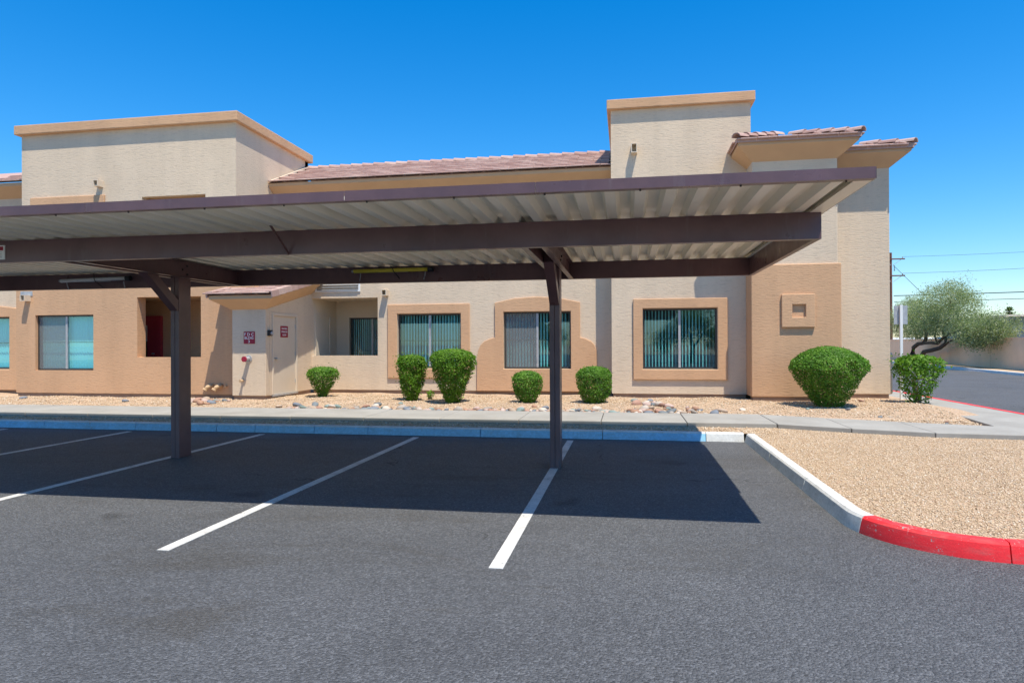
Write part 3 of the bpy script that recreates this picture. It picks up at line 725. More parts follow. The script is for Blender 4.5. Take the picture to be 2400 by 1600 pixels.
def shed(x0, x1, y0, y1, z, m_, o, h):
    """lean-to roof climbing towards the back, with the same flared cornice on front and rakes"""
    xa, xb, ya = x0-o, x1+o, y0-o; zi = z + m_*(y1-y0); zf = z + h; zo = zf + m_*(y1-ya); f_ = .09
    m = MB(); m.add([(x0,y1,zi),(x0,y0,z),(x1,y0,z),(x1,y1,zi), (xa,y1,zo-f_),(xa,ya,zf-f_),(xb,ya,zf-f_),(xb,y1,zo-f_), (xa,y1,zo),(xa,ya,zf),(xb,ya,zf),(xb,y1,zo)],
        [(0,1,5,4),(1,2,6,5),(2,3,7,6),(4,5,9,8),(5,6,10,9),(6,7,11,10)])
    m.build('eave_cornice', 'trim', BLD)
    ro = MB().quad((xa-.02,ya-.03,zf), (xb+.02,ya-.03,zf), (xb+.02,y1,zo), (xa-.02,y1,zo)).build('roof', 'tile', BLD)
    roof_plane(ro, (xa, ya-.03, zf), (1,0,0), (0,1,m_), int(math.hypot(y1-ya, zo-zf)/EXPO)+1, lambda r_: (.10, xb-xa-.22))
    n_ = int((y1-ya)/.33)
    for k in range(n_):
        for xx, s_ in ((xb, 1), (xa, -1)):
            a_, b_ = ya-.06 + k*.33, ya-.06 + k*.33 + .334; za, zb_ = zf + m_*(a_-ya) + .082, zf + m_*(b_-ya) + .070
            q = MB(); q.beam((xx+.035*s_, a_, za-.055), (xx+.035*s_, b_, zb_-.055), .03, .15); q.beam((xx-.05*s_, a_, za+.012), (xx-.05*s_, b_, zb_+.012), .17, .028)
            q.build('rake_tile', 'tile', ro)
    return zi
zi = shed(-9.98, X, YCL, YM, 2.50, .23, .39, .34)
m = MB(); m.add([(X-.2, YCL+.005, 2.45), (X-.2, YM-.004, 2.45), (X-.2, YM-.004, zi-.002), (X-.2, YCL+.005, 2.5), (X+.001, YCL+.005, 2.45), (X+.001, YM-.004, 2.45), (X+.001, YM-.004, zi-.002), (X+.001, YCL+.005, 2.5)], [(0,1,2,3),(7,6,5,4),(0,4,5,1),(1,5,6,2),(2,6,7,3),(3,7,4,0)])
m.build('closet_gable_wall', 'cream', BLD)

# ------------------------------------------------------------ things on the walls
def text(body, size, loc, rot, parent, mat='white_metal', name='lettering', sx=1.0):
    cu = bpy.data.curves.new(name, 'FONT'); cu.body = body; cu.size = size; cu.align_x = 'CENTER'; cu.align_y = 'CENTER'; cu.extrude = .001; cu.resolution_u = 3; cu.offset = size*.012
    o = bpy.data.objects.new(name, cu); me = bpy.data.meshes.new_from_object(o); bpy.data.objects.remove(o); bpy.data.curves.remove(cu)
    me.materials.clear(); me.materials.append(M[mat]); o = link(name, me, parent)
    o.location = loc; o.rotation_euler = rot; o.scale = (sx, 1, 1); return o
s = thing('fire_connection_sign', (-9.495, YCL, 1.63), 'square red sign reading FDC BLDG 3 on the closet front', 'sign')
MB().box(-9.65, -9.34, YCL-.012, YCL-.002, 1.63, 1.94).build('sign_panel', 'sign_red', s, bevel=.003)
for b, zz, sz in (('F D C', 1.865, .105), ('BLDG', 1.775, .095), ('3', 1.685, .10)): text(b, sz, (-9.5, YCL-.014, zz), (R(90), 0, 0), s, sx=1.05)
s = thing('door_sign', (X-.02, 16.56, 1.80), 'small red sign with white lettering on the utility door', 'sign')
MB().box(X-.024, X-.014, 16.38, 16.76, 1.80, 2.10).build('sign_panel', 'sign_red', s)
for b, zz, sz in (('FIRE RISER', 2.03, .07), ('SPRINKLER', 1.945, .07), ('ROOM', 1.86, .07)): text(b, sz, (X-.012, 16.57, zz), (R(90), 0, R(90)), s, sx=.92)
s = thing('fire_department_connection', (-9.51, YCL, 1.2), 'red capped fire department connection on the closet front', 'pipe fitting')
MB().tube([(-9.51, YCL-.001, 1.25), (-9.51, YCL-.02, 1.25)], .09, 20).build('escutcheon', 'grey_metal', s, smooth=False)
MB().tube([(-9.51, YCL-.02, 1.25), (-9.53, YCL-.16, 1.24)], .055, 14).build('pipe', 'grey_metal', s)
MB().tube([(-9.53, YCL-.16, 1.24), (-9.535, YCL-.20, 1.24)], .07, 14).build('cap', 'sign_red', s)
s = thing('drain_pipe', (-9.67, YCL, .68), 'short tan drain pipe poking from the closet front', 'pipe')
MB().tube([(-9.67, YCL-.002, .70), (-9.67, YCL-.12, .69)], .03, 10).build('pipe', 'concrete_pipe', s); MB().tube([(-9.67, YCL-.1, .69), (-9.67, YCL-.14, .685)], .04, 10).build('rim', 'concrete_pipe', s)
s = thing('alarm_horn', (X, 15.76, 1.85), 'small black fire alarm horn beside the utility door', 'alarm')
MB().box(X+.001, X+.07, 15.68, 15.84, 1.83, 1.98).build('housing', 'black', s, bevel=.01); MB().tube([(X+.07, 15.76, 1.90), (X+.11, 15.76, 1.90)], .045, 12).build('lens', 'grey_metal', s)
for k, (x, lab) in enumerate(((-10.86, 'left of the two tan elbow vent pipes low on the wall'), (-10.60, 'right of the two tan elbow vent pipes low on the wall'))):
    s = thing('vent_pipe', (x, YA, .45), lab, 'pipe', 'elbow vent pipes beside the closet')
    MB().tube([(x+.06, YA-.001, .53), (x+.04, YA-.08, .53), (x, YA-.13, .50), (x-.04, YA-.16, .44)], .055, 12).build('elbow', 'concrete_pipe', s, smooth=True)
    MB().tube([(x-.035, YA-.155, .455), (x-.055, YA-.175, .415)], .066, 12).build('rim', 'concrete_pipe', s)
s = thing('drain_pipe', (-10.40, YA, .48), 'thin tan pipe stub beside the elbow vents', 'pipe')
MB().tube([(-10.40, YA-.001, .52), (-10.40, YA-.07, .515)], .028, 10).build('pipe', 'concrete_pipe', s)

# ------------------------------------------------------------ carport
CP = thing('carport', (-3.5, 8.6, 0), 'brown steel carport with corrugated cream roof over the parking stalls', 'carport')
XR, XL = 1.79, -12.92; YF, YR = 5.30, 11.25; ZD = 2.82
PF, PR = 6.60, 9.95; ZB = 2.565
for y, lip in ((PF, 1), (PR, -1)):
    m = MB(); m.box(XL+.2, XR, y-.004, y+.004, ZB, ZD-.002); m.box(XL+.2, XR, y+.004, y+.075, ZB, ZB+.004); m.box(XL+.2, XR, y+.004, y+.075, ZD-.006, ZD-.002); m.box(XL+.2, XR, y+.071, y+.075, ZB+.004, ZB+.025)
    m.build('purlin', 'brown', CP)
MB().box(XR-.06, XR-.052, PF+.075, PR-.004, ZB, ZD-.002).box(XR-.052, XR, PF+.075, PR-.004, ZB, ZB+.005).build('end_beam', 'brown', CP)
cxs = (-.915, -6.335, -11.75)
for cx in cxs:
    c = MB().box(cx-.066, cx-.003, 8.51, 8.77, 0, ZD-.01).box(cx+.003, cx+.066, 8.51, 8.77, 0, ZD-.01).box(cx-.003, cx+.003, 8.518, 8.76, 0, ZD-.01).build('column', 'brown', CP, bevel=.006)
    MB().box(cx-.064, cx+.064, 8.505, 8.775, .0, .012).build('base_plate', 'brown', c)
    for s_ in (-1, 1):
        x0 = cx + s_*.068; x1 = cx + s_*.072; xf = cx + s_*.135
        m = MB(); m.box(min(x0,x1), max(x0,x1), PF+.076, PR-.005, ZB, ZD-.02); m.box(min(x1,xf), max(x1,xf), PF+.076, PR-.005, ZB, ZB+.005); m.box(min(x1,xf), max(x1,xf), PF+.076, PR-.005, ZD-.026, ZD-.021)
        m.build('cross_beam', 'brown', CP)
    MB().beam((cx, 8.53, 2.14), (cx, 7.90, 2.62), .126, .12, (1,0,0)).build('knee_brace', 'brown', CP)
    for zz, yy in ((2.68, 8.58), (2.62, 8.68), (2.74, 8.68)):
        MB().tube([(cx+.135-.064, yy, zz), (cx+.135-.05, yy, zz)], .014, 6).build('bolt', 'black', CP)
# corrugated deck panels
P_, Hh = .245, .066
prof = []
for k in range(4):
    b = k*P_; prof += [(b, 0), (b+.085, 0), (b+.118, Hh), (b+.212, Hh)]
prof += [(.98, 0), (.994, 0)]
dm = None; k = 0; x = XR - .98 - .005
while x > XL - .1:
    if dm is None:
        m = MB(); n_ = len(prof)
        V = [(p[0], yy, p[1]+zz) for zz in (0, .0012) for yy in (YF+.045, YR-.02) for p in prof]
        idx = lambda s_, e, i: s_*2*n_ + e*n_ + i
        F = [(idx(0,0,i), idx(0,1,i), idx(0,1,i+1), idx(0,0,i+1)) for i in range(n_-1)] + [(idx(1,0,i), idx(1,0,i+1), idx(1,1,i+1), idx(1,1,i)) for i in range(n_-1)]
        F += [(idx(0,0,i), idx(0,0,i+1), idx(1,0,i+1), idx(1,0,i)) for i in range(n_-1)] + [(idx(0,1,i), idx(1,1,i), idx(1,1,i+1), idx(0,1,i+1)) for i in range(n_-1)]
        m.add(V, F); o = m.build('roof_panel', 'deck', CP); dm = o.data
    else: o = link('roof_panel', dm, CP)
    o.location = (x, random.uniform(-.004, .004), ZD + (.0025 if k % 2 else 0)); x -= .98; k += 1
def trim_x(x0, x1, y, d_):
    m = MB(); m.box(x0, x1, min(y, y+.004*d_), max(y, y+.004*d_), ZD-.008, ZD+.078)
    a, b = sorted((y+.004*d_, y+.075*d_)); m.box(x0, x1, a, b, ZD-.008, ZD-.004); m.box(x0, x1, a, b, ZD+.074, ZD+.078); return m
fc = [-12.92, -9.9, -6.85, -4.85, -2.35, -.72, XR+.03]
for a, b in zip(fc, fc[1:]):
    f1 = trim_x(a+.002, b-.002, YF, 1).build('fascia', 'brown', CP)
    trim_x(a+.002, b-.002, YR, -1).build('fascia', 'brown', CP)
m = MB(); m.box(XR+.026, XR+.03, YF+.004, YR-.004, ZD-.008, ZD+.078); m.box(XR-.10, XR+.026, YF+.076, YR-.076, ZD-.007, ZD-.0035); m.build('end_trim', 'deck', CP)
MB().box(XR+.0305, XR+.0335, YF, YR, ZD-.008, ZD+.078).build('end_fascia', 'brown', CP)
for k in range(18):
    x = XR - .16 - k*.76
    MB().tube([(x, YF+.055, ZD-.008), (x, YF+.055, ZD-.018)], .008, 6).build('screw', 'black', CP)
MB().beam((-3.55, PF-.01, ZB+.004), (-3.60, PF-.30, ZD+.01), .035, .006, (1,.1,0)).build('strap', 'brown', CP)

def tube_light(x0, x1, z0, z1, mat, label):
    y = PR - .10
    t = thing('tube_light', ((x0+x1)/2, y, z0), label, 'light fixture', 'tube lights on the rear carport beam')
    MB().tube([(x0+.03, y, z0), (x1-.03, y, z1)], .030, 14).build('tube', mat, t, smooth=True)
    MB().tube([(x0, y, z0), (x0+.035, y, z0)], .024, 12).build('end_cap', 'grey_metal', t)
    MB().tube([(x1-.035, y, z1), (x1+.045, y, z1)], .042, 12).build('end_cap', 'black', t)
    for xx in (x0+.14, x1-.08):
        MB().tube([(xx, y, z0-.03), (xx-.01, y+.02, z0-.075), (xx-.05, PR-.01, z0-.13), (xx-.05, PR-.005, z0-.14)], .008, 6).build('bracket', 'grey_metal', t)
    xm = (x0+x1)/2 + .06
    MB().tube([(xm-.07, y+.02, ZD-.005), (xm-.02, y-.034, z0+.03), (xm, y-.034, z0-.02), (xm+.05, PR-.008, z0-.12)], .006, 6).build('cable', 'black', t)
    MB().box((x0+x1)/2-.25, (x0+x1)/2+.25, y+.031, PR-.0045, z0-.02, z0+.03).build('back_plate', 'grey_metal', t)
    return t
tube_light(-4.24, -2.97, 2.742, 2.75, 'yellow', 'yellow tube light on the rear beam of the carport')
tube_light(-9.51, -8.20, 2.70, 2.72, 'white_metal', 'pale grey tube light on the rear beam at the left')
s = thing('warning_sign', (-7.3, PF, 2.6), 'white sign with red heading on the front carport beam', 'sign')
MB().box(-7.52, -7.09, PF-.014, PF-.0045, 2.60, 2.765).build('sign_panel', 'white_metal', s)
MB().box(-7.50, -7.11, PF-.0165, PF-.0142, 2.705, 2.75).build('heading_band', 'sign_red', s)
for zz in (2.685, 2.665, 2.645, 2.625): MB().box(-7.49, -7.13, PF-.016, PF-.0142, zz, zz+.006).build('text_line', 'grey_metal', s)

# ------------------------------------------------------------ planting
def leaves(P, N, size, wobble, asp=.45):
    """one folded rhombus leaf at every point P, facing roughly along N"""
    n = len(P); N = N + RNG.normal(0, wobble, (n, 3)); N /= np.linalg.norm(N, axis=1)[:, None] + 1e-9
    T = RNG.normal(0, 1, (n, 3)); T -= N*(T*N).sum(1)[:, None]; T /= np.linalg.norm(T, axis=1)[:, None] + 1e-9
    Bn = np.cross(N, T); s_ = size*RNG.uniform(.65, 1.35, n)[:, None]
    V = np.stack([P - T*s_*.5, P + Bn*s_*asp*.5 + N*s_*.1, P + T*s_*.5, P - Bn*s_*asp*.5 + N*s_*.1], 1).reshape(-1, 3)
    F = np.arange(4*n).reshape(n, 4); return V, F
def bush(name, x, y, zb, prof, count, size, mat, label, lean=(0, 0), shell=.22, bare=0., ragged=.06, sq=1.0):
    """prof: list of (height, radius); leaves fill a shell round that profile, stems carry it"""
    t = thing(name, (x, y, zb), label, 'shrub', 'clipped shrubs in the gravel bed')
    hs_ = np.array([p[0] for p in prof]); rs = np.array([p[1] for p in prof])
    hh = np.linspace(0, hs_[-1], 200); wgt = np.interp(hh, hs_, rs) + .05; wgt[-1] += 0
    cdf = np.cumsum(wgt)/wgt.sum()
    nb = int(count*.72)
    h = np.interp(RNG.random(nb), cdf, hh); a = RNG.uniform(0, 6.283, nb)
    lump = 1 + ragged*(np.sin(a*3 + h*7 + x*9) + np.sin(a*5.3 - h*11 + x*4))*.7 + RNG.normal(0, ragged*.45, nb)
    r_ = np.interp(h, hs_, rs)*(1 - shell*RNG.random(nb)**1.6*2)*lump
    top = hs_[-1]
    # crown cap
    nt = count - nb; a2 = RNG.uniform(0, 6.283, nt); q = np.sqrt(RNG.random(nt)); rt = rs.max()*q
    ztop = np.interp(rt, rs[::-1][:np.argmax(rs[::-1])+1], hs_[::-1][:np.argmax(rs[::-1])+1])
    h2 = ztop - np.abs(RNG.normal(0, .05, nt)) + ragged*.35*np.sin(a2*4+rt*9)*top*.3
    A_, Hc, Rr = np.concatenate([a, a2]), np.concatenate([h, h2]), np.concatenate([r_, rt])
    P = np.stack([x + lean[0]*Hc + Rr*np.cos(A_), y + lean[1]*Hc + Rr*np.sin(A_)*sq, zb + Hc], 1)
    keep = ~((RNG.random(len(P)) < bare*(1 - Hc/top)*1.6) & (Hc < top*.62)) & (P[:, 2] > zb + .015)
    P = P[keep]; Hc = Hc[keep]; A_ = A_[keep]
    N = np.stack([np.cos(A_), np.sin(A_), (Hc/top - .35)*1.6], 1)
    ns = int(len(P)*.05); ii = RNG.integers(0, len(P), ns)
    Q = P[ii] + N[ii]/np.linalg.norm(N[ii], axis=1)[:, None]*np.abs(RNG.normal(0, ragged*.7, ns))[:, None]
    P = np.concatenate([P, Q]); N = np.concatenate([N, N[ii]])
    # hollows where the clipping has opened the canopy
    for _ in range(int(10 + 60*ragged)):
        c_ = P[RNG.integers(0, len(P))]; hol = (np.linalg.norm(P - c_, axis=1) < rs.max()*RNG.uniform(.07, .19)) & (RNG.random(len(P)) < .85) & (P[:, 2] < zb + top*.85)
        P = P[~hol]; N = N[~hol]
    V, F = leaves(P, N, size, .6)
    clump = .5 + .25*np.sin(P[:, 0]*17 + P[:, 2]*13) + .25*np.sin(P[:, 1]*19 - P[:, 2]*9)
    rnd = np.where(RNG.random(len(P)) < .02, 0., np.clip(.55*RNG.random(len(P)) + .45*clump, .05, 1))
    link('foliage', np_mesh('foliage', V, F, mat, np.repeat(rnd, 4)), t)
    m = MB(); rr = random.Random(int(abs(x)*100))
    for k in range(11):
        an = k*2.4 + rr.random(); hz = top*rr.uniform(.5, .85); rad = np.interp(hz, hs_, rs)*rr.uniform(.3, .8)
        p0 = (x + .05*math.cos(an), y + .05*math.sin(an), zb-.03); p2 = (x + lean[0]*hz + rad*math.cos(an), y + rad*math.sin(an), zb+hz)
        p1 = (x + rad*.35*math.cos(an+.3), y + rad*.35*math.sin(an+.3), zb+hz*.5)
        m.tube([p0, p1, p2], [.013, .009, .004], 5)
    m.build('stems', 'twig', t)
    return t
bush('small_shrub', -8.08, 16.8, .19, [(0,.10),(.2,.20),(.45,.36),(.62,.42),(.74,.38),(.80,.2),(.81,0)], 8000, .045, 'leaf_dark', 'small loose round shrub below the patio opening', bare=.1, ragged=.10)
bush('upright_shrub', -5.30, 15.95, .19, [(0,.13),(.25,.24),(.6,.33),(.95,.36),(1.08,.31),(1.13,.15),(1.14,0)], 10000, .052, 'leaf_light', 'narrow upright shrub left of the tall vase shaped one', bare=.08, ragged=.11)
bush('vase_shrub', -4.14, 15.55, .19, [(0,.15),(.25,.27),(.6,.42),(.95,.55),(1.10,.55),(1.22,.42),(1.28,.2),(1.29,0)], 17000, .05, 'leaf_light', 'tall vase shaped green shrub in front of the first framed window', bare=.06, ragged=.07)
bush('barrel_shrub', -2.34, 15.65, .19, [(0,.16),(.15,.27),(.4,.36),(.6,.36),(.70,.28),(.76,.12),(.77,0)], 9500, .042, 'leaf_dark', 'low barrel shaped shrub under the arched window surround', ragged=.05)
bush('barrel_shrub', -.77, 15.85, .19, [(0,.22),(.15,.33),(.4,.41),(.68,.42),(.80,.33),(.86,.15),(.87,0)], 12500, .042, 'leaf_dark', 'barrel shaped shrub at the corner of the right tower', ragged=.04)
bush('mushroom_shrub', 4.36, 15.6, .20, [(0,.28),(.2,.42),(.45,.58),(.7,.74),(.85,.81),(1.0,.76),(1.15,.58),(1.26,.34),(1.31,.12),(1.315,0)], 34000, .046, 'leaf_dark', 'large mushroom shaped clipped shrub before the tan bay', bare=.22, ragged=.03, shell=.2)
bush('loose_shrub', 6.62, 16.75, .18, [(0,.20),(.25,.30),(.5,.42),(.8,.50),(.98,.47),(1.08,.30),(1.12,0)], 4200, .078, 'leaf_light', 'loose light green shrub beside the sign post at the corner', bare=.45, ragged=.14)
bush('shrub_sprig', -4.97, 16.45, .19, [(0,.04),(.08,.08),(.16,.10),(.22,0)], 160, .06, 'leaf_light', 'tiny green sprig between the upright and vase shaped shrubs', ragged=.15)

# ------------------------------------------------------------ river rocks
rock_me = []
for k in range(7):
    bm = bmesh.new(); bmesh.ops.create_icosphere(bm, subdivisions=2, radius=1)
    ph = [random.uniform(0, 6) for _ in range(6)]
    for v in bm.verts:
        c_ = v.co; f_ = 1 + .12*math.sin(2.1*c_.x+ph[0])*math.cos(1.7*c_.y+ph[1]) + .10*math.sin(2.6*c_.z+ph[2]+c_.x) + .06*math.sin(4*c_.y+ph[3])
        v.co = Vector((c_.x*f_, c_.y*f_*.78, c_.z*f_*.52))
    me = bpy.data.meshes.new('river_rock'); bm.to_mesh(me); bm.free(); me.materials.append(M['rock'])
    me.polygons.foreach_set('use_smooth', [True]*len(me.polygons)); rock_me.append(me)
PAL = [('dark grey', (.16, .18, .19)), ('taupe', (.33, .29, .25)), ('tan', (.42, .32, .24)), ('greenish grey', (.20, .26, .24)), ('reddish brown', (.38, .22, .16)), ('pale cream', (.50, .43, .36)), ('blue grey', (.18, .20, .23)), ('rusty', (.36, .21, .14)), ('pinkish', (.46, .34, .29))]
def rock(x, y, z, s_, col_=None):
    o = bpy.data.objects.new('river_rock', random.choice(rock_me)); COL.objects.link(o)
    o.location = (x, y, z + s_*.22); o.rotation_euler = (random.uniform(-.35, .35), random.uniform(-.35, .35), random.uniform(0, 6.28))
    o.scale = (s_, s_*random.uniform(.75, 1.1), s_*random.uniform(.7, 1.2))
    nm, c_ = random.choice(PAL) if col_ is None else next(p for p in PAL if p[0] == col_)
    k = random.uniform(.85, 1.15); o.color = (c_[0]*k, c_[1]*k, c_[2]*k, 1); return o, nm
def nth(n_): return f"{n_}{'th' if 10 <= n_ % 100 <= 20 else {1: 'st', 2: 'nd', 3: 'rd'}.get(n_ % 10, 'th')}"
def scatter(n_, fx, fy, smin, smax, where, group, mind=.5):
    pts = []; tries = 0; made = []
    while len(pts) < n_ and tries < 6000:
        tries += 1; x, y = fx(), fy(); s_ = smin + (smax-smin)*random.random()**1.5
        if all(math.hypot(x-a, (y-b)*1.2) > (s_+c_)*mind for a, b, c_ in pts):
            pts.append((x, y, s_)); made.append((x, *rock(x, y, back_z(x, y), s_)))
    made.sort(key=lambda q: q[0])
    for i, (x, o, nm) in enumerate(made):
        tag(o, f"{nm} river rock, {'leftmost' if i == 0 else 'rightmost' if i == len(made)-1 else nth(i+1) + ' from the left'} {where}", 'rock', group)
scatter(52, lambda: random.uniform(-7.85, -5.2), lambda: 13.78 + abs(random.gauss(0, .34)), .045, .13, 'along the walk below the patio', 'rocks along the walk below the patio')
scatter(84, lambda: random.uniform(-5.2, -1.1), lambda: 13.78 + abs(random.gauss(0, .24)), .045, .125, 'along the walk before the framed windows', 'rocks along the walk before the windows')
scatter(40, lambda: random.uniform(-1.1, .3), lambda: 13.78 + abs(random.gauss(0, .26)), .045, .125, 'along the walk right of the slim column', 'rocks along the walk right of the slim column')
scatter(38, lambda: random.gauss(.85, .42), lambda: 13.85 + abs(random.gauss(0, .4)), .05, .13, 'in the loose patch ending the rock row', 'rocks at the right end of the row')
scatter(12, lambda: random.gauss(.42, .25), lambda: random.gauss(15.5, .28), .09, .15, 'in the heap below the right window', 'rock heap below the right window')
scatter(22, lambda: random.gauss(-10.35, .38), lambda: random.gauss(15.15, .24), .07, .145, 'in the heap under the elbow vents', 'rock heap under the vent pipes')
for x, y, s_, col_, lab in ((2.42, 14.82, .075, 'pale cream', 'lone pale river rock in the gravel before the tan bay'), (5.35, 16.6, .085, 'reddish brown', 'lone brown rock in the gravel right of the mushroom shrub'), (-15.9, 15.3, .10, 'blue grey', 'lone grey rock by the wall at far left'), (-12.45, 14.85, .10, 'blue grey', 'lone grey rock in the gravel left of the wide column'),
                      (4.55, 14.95, .07, 'blue grey', 'flat grey rock in the shade of the mushroom shrub'), (3.75, 14.9, .05, 'greenish grey', 'small greenish rock left of the mushroom shrub'), (5.7, 13.25, .06, 'rusty', 'brown stone near the corner where the two walks meet'), (5.62, 13.05, .05, 'dark grey', 'small grey stone beside the brown one near the walk corner'), (4.75, 13.7, .045, 'dark grey', 'small dark stone in the gravel triangle')):
    tag(rock(x, y, back_z(x, y) if y > 13.5 else .13, s_, col_)[0], lab, 'rock')

# ------------------------------------------------------------ street side: sign, wall, tree, pole, wires, far buildings
s = thing('sign_post', (6.66, 17.8, .17), 'white square post carrying a blank grey sign back', 'sign')
MB().box(6.63, 6.69, 17.77, 17.83, .1, 2.52).build('post', 'white_metal', s)
MB().box(6.51, 6.82, 17.832, 17.84, 2.04, 2.50).build('sign_panel', 'grey_metal', s)
WX = lambda y: 20.24 + (y - 38.5)*.0903
bw = thing('boundary_wall', (WX(50), 50, 0), 'long tan stucco boundary wall across the side road', 'wall')
yy = [18 + 6.1*k for k in range(14)]
for a, b in zip(yy, yy[1:]):
    m = MB(); zt = 1.76
    m.add([(WX(a), a+.01, -.05), (WX(a)+.2, a+.01, -.05), (WX(b)+.2, b-.01, -.05), (WX(b), b-.01, -.05), (WX(a), a+.01, zt), (WX(a)+.2, a+.01, zt), (WX(b)+.2, b-.01, zt), (WX(b), b-.01, zt)],
          [(0,3,2,1),(4,5,6,7),(0,1,5,4),(1,2,6,5),(2,3,7,6),(3,0,4,7)])
    m.build('wall_panel', 'block_wall', bw)
m = MB(); a, b = yy[0], yy[-1]
m.add([(WX(a)-.03, a, 1.762), (WX(a)+.23, a, 1.762), (WX(b)+.23, b, 1.762), (WX(b)-.03, b, 1.762), (WX(a)-.03, a, 1.83), (WX(a)+.23, a, 1.83), (WX(b)+.23, b, 1.83), (WX(b)-.03, b, 1.83)], [(0,3,2,1),(4,5,6,7),(0,1,5,4),(1,2,6,5),(2,3,7,6),(3,0,4,7)])
m.build('coping', 'block_wall', bw)
FK = lambda y: WX(y) - 1.75
fk = MB().add([(FK(12)+.05, 12, -.1), (FK(12)+.1, 12, -.1), (FK(100)+.1, 100, -.1), (FK(100)+.05, 100, -.1), (FK(12)+.05, 12, .09), (FK(12)+.1, 12, .09), (FK(100)+.1, 100, .09), (FK(100)+.05, 100, .09)], [(0,3,2,1),(4,5,6,7),(0,1,5,4),(1,2,6,5),(2,3,7,6),(3,0,4,7)]).build('far_kerb', 'concrete'); kind(fk, 'structure')
for k in range(29):
    a, b = 12 + 3*k, 15 + 3*k
    kerb_piece([(FK(b)-.01, b-.01), (FK(a)-.01, a+.01)], .14, .16).build('kerb_stone', 'kerb_white', fk)
ve = MB().quad((FK(12)+.1, 12, .11), (90, 12, .11), (90, 140, .11), (FK(140)+.1, 140, .11)).build('verge', 'sand', recalc=False); kind(ve, 'structure')
rd2 = MB().box(18.4, 60, 100, 140, -.3, -.004).build('cross_road', 'asphalt'); kind(rd2, 'structure')

def foliage_blobs(blobs, per, size, mat, seed, asp=.3):
    rg = np.random.default_rng(seed); Ps = []; rn = []
    for (cx, cy, cz, rx, ry, rz, n_) in blobs:
        nc = max(6, int(n_)); d_ = rg.normal(0, 1, (nc, 3)); d_ /= np.linalg.norm(d_, axis=1)[:, None]
        q = d_*(rg.random(nc)**.38)[:, None]
        Cn = np.array([cx, cy, cz]) + q*np.array([rx, ry, rz])
        for c_, qq in zip(Cn, q):
            sp = rg.uniform(.16, .34); n1 = int(per*rg.uniform(.5, 1.4))
            pts = c_ + rg.normal(0, 1, (n1, 3))*np.array([sp, sp, sp*.75]); pts[:, 2] -= .12*np.abs(rg.normal(0, 1, n1))
            Ps.append(pts); rn.append(np.clip(rg.normal(.5, .22) + rg.normal(0, .14, n1), 0, 1))
    P = np.concatenate(Ps); N = RNG.normal(0, 1, P.shape); N[:, 2] += .6
    V, F = leaves(P, N, size, .3, asp)
    return np_mesh('crown', V, F, mat, np.repeat(np.concatenate(rn), 4))
def T(x, z, dy=0.):      # the tree spreads along the foot of the wall
    q = x/48; Y = max(41., 15.86/(q - .0903)); k = Y/48; return (q*Y + dy*.3, Y + dy, 1.6 + (z-1.6)*k)
tr = thing('mesquite_tree', (20.25, 51, .1), 'airy grey green mesquite tree with a twisted trunk before the boundary wall', 'tree')
limbs = [([T(19.0, -.05), T(18.9, .45), T(18.64, .85), T(18.72, 1.25), T(19.0, 1.48), T(19.3, 1.52), T(19.45, 1.75), T(19.5, 2.2), T(19.3, 2.9, -.5), T(18.9, 3.6, -.8)], [.22,.2,.17,.15,.14,.13,.12,.10,.07,.04]),
         ([T(19.0, -.02), T(19.15, .55), T(19.35, .95), T(19.8, 1.05), T(20.3, 1.2), T(20.62, 1.45), T(20.68, 1.8), T(20.5, 2.3), T(20.9, 3.2), T(21.0, 4.4)], [.2,.17,.15,.14,.13,.12,.11,.09,.06,.03]),
         ([T(19.3, 1.52), T(19.8, 1.56), T(20.15, 1.5), T(20.35, 1.7), T(20.6, 1.95), T(21.4, 2.3), T(22.4, 2.6), T(23.4, 2.5)], [.11,.11,.10,.09,.08,.07,.05,.03]),
         ([T(20.15, 1.5), T(20.0, 2.0), T(20.2, 2.9), T(20.1, 4.0)], [.07,.06,.05,.03]),
         ([T(19.5, 2.2), T(19.0, 2.6), T(18.5, 3.2)], [.07,.05,.03]), ([T(20.62,1.45), T(21.0, 1.65, .4), T(21.9, 2.0, .6), T(22.6, 2.2, .6)], [.08,.06,.05,.03])]
tk = MB()
for p, r_ in limbs: tk.tube(p, r_, 8)
tk.build('trunk', 'bark', tr, smooth=True)
def BL(x, z, rx, rz, n_, dy=0, ry=1.6):
    c_ = T(x, z, dy); return (c_[0], c_[1], c_[2], rx, ry, rz, n_)
cb = [BL(20.9, 4.9, .8, .75, 26), BL(21.2, 5.5, .5, .5, 9), BL(20.2, 4.0, 1.3, .9, 60), BL(21.3, 3.9, 1.1, 1.0, 60), BL(19.2, 3.1, 1.2, .9, 60), BL(18.7, 3.9, .8, .7, 24), BL(20.4, 2.9, 1.5, .9, 85), BL(21.9, 3.0, 1.2, .9, 65),
      BL(23.1, 2.75, 1.0, .75, 50), BL(24.1, 2.8, .85, .6, 34), BL(22.4, 2.1, 1.3, .6, 50), BL(23.5, 2.05, .9, .5, 30), BL(18.9, 2.35, .8, .5, 24), BL(24.6, 2.5, .45, .35, 10), BL(20.0, 5.0, .8, .4, 10), BL(21.8, 4.6, .6, .5, 12), BL(22.1, 1.65, .8, .25, 14)]
link('crown', foliage_blobs(cb, 85, .11, 'leaf_olive', 3), tr)
t2 = thing('mesquite_tree', (26.2, 66, .1), 'grey green tree standing behind the boundary wall near the pole', 'tree')
MB().tube([(26.2, 66, .0), (26.1, 66, 1.6), (25.8, 66, 2.8), (25.6, 66, 4.2)], [.2, .17, .12, .05], 8).tube([(26.1, 66, 1.6), (26.8, 66, 3.0), (27.2, 66, 4.0)], [.12, .08, .04], 8).build('trunk', 'bark', t2, smooth=True)
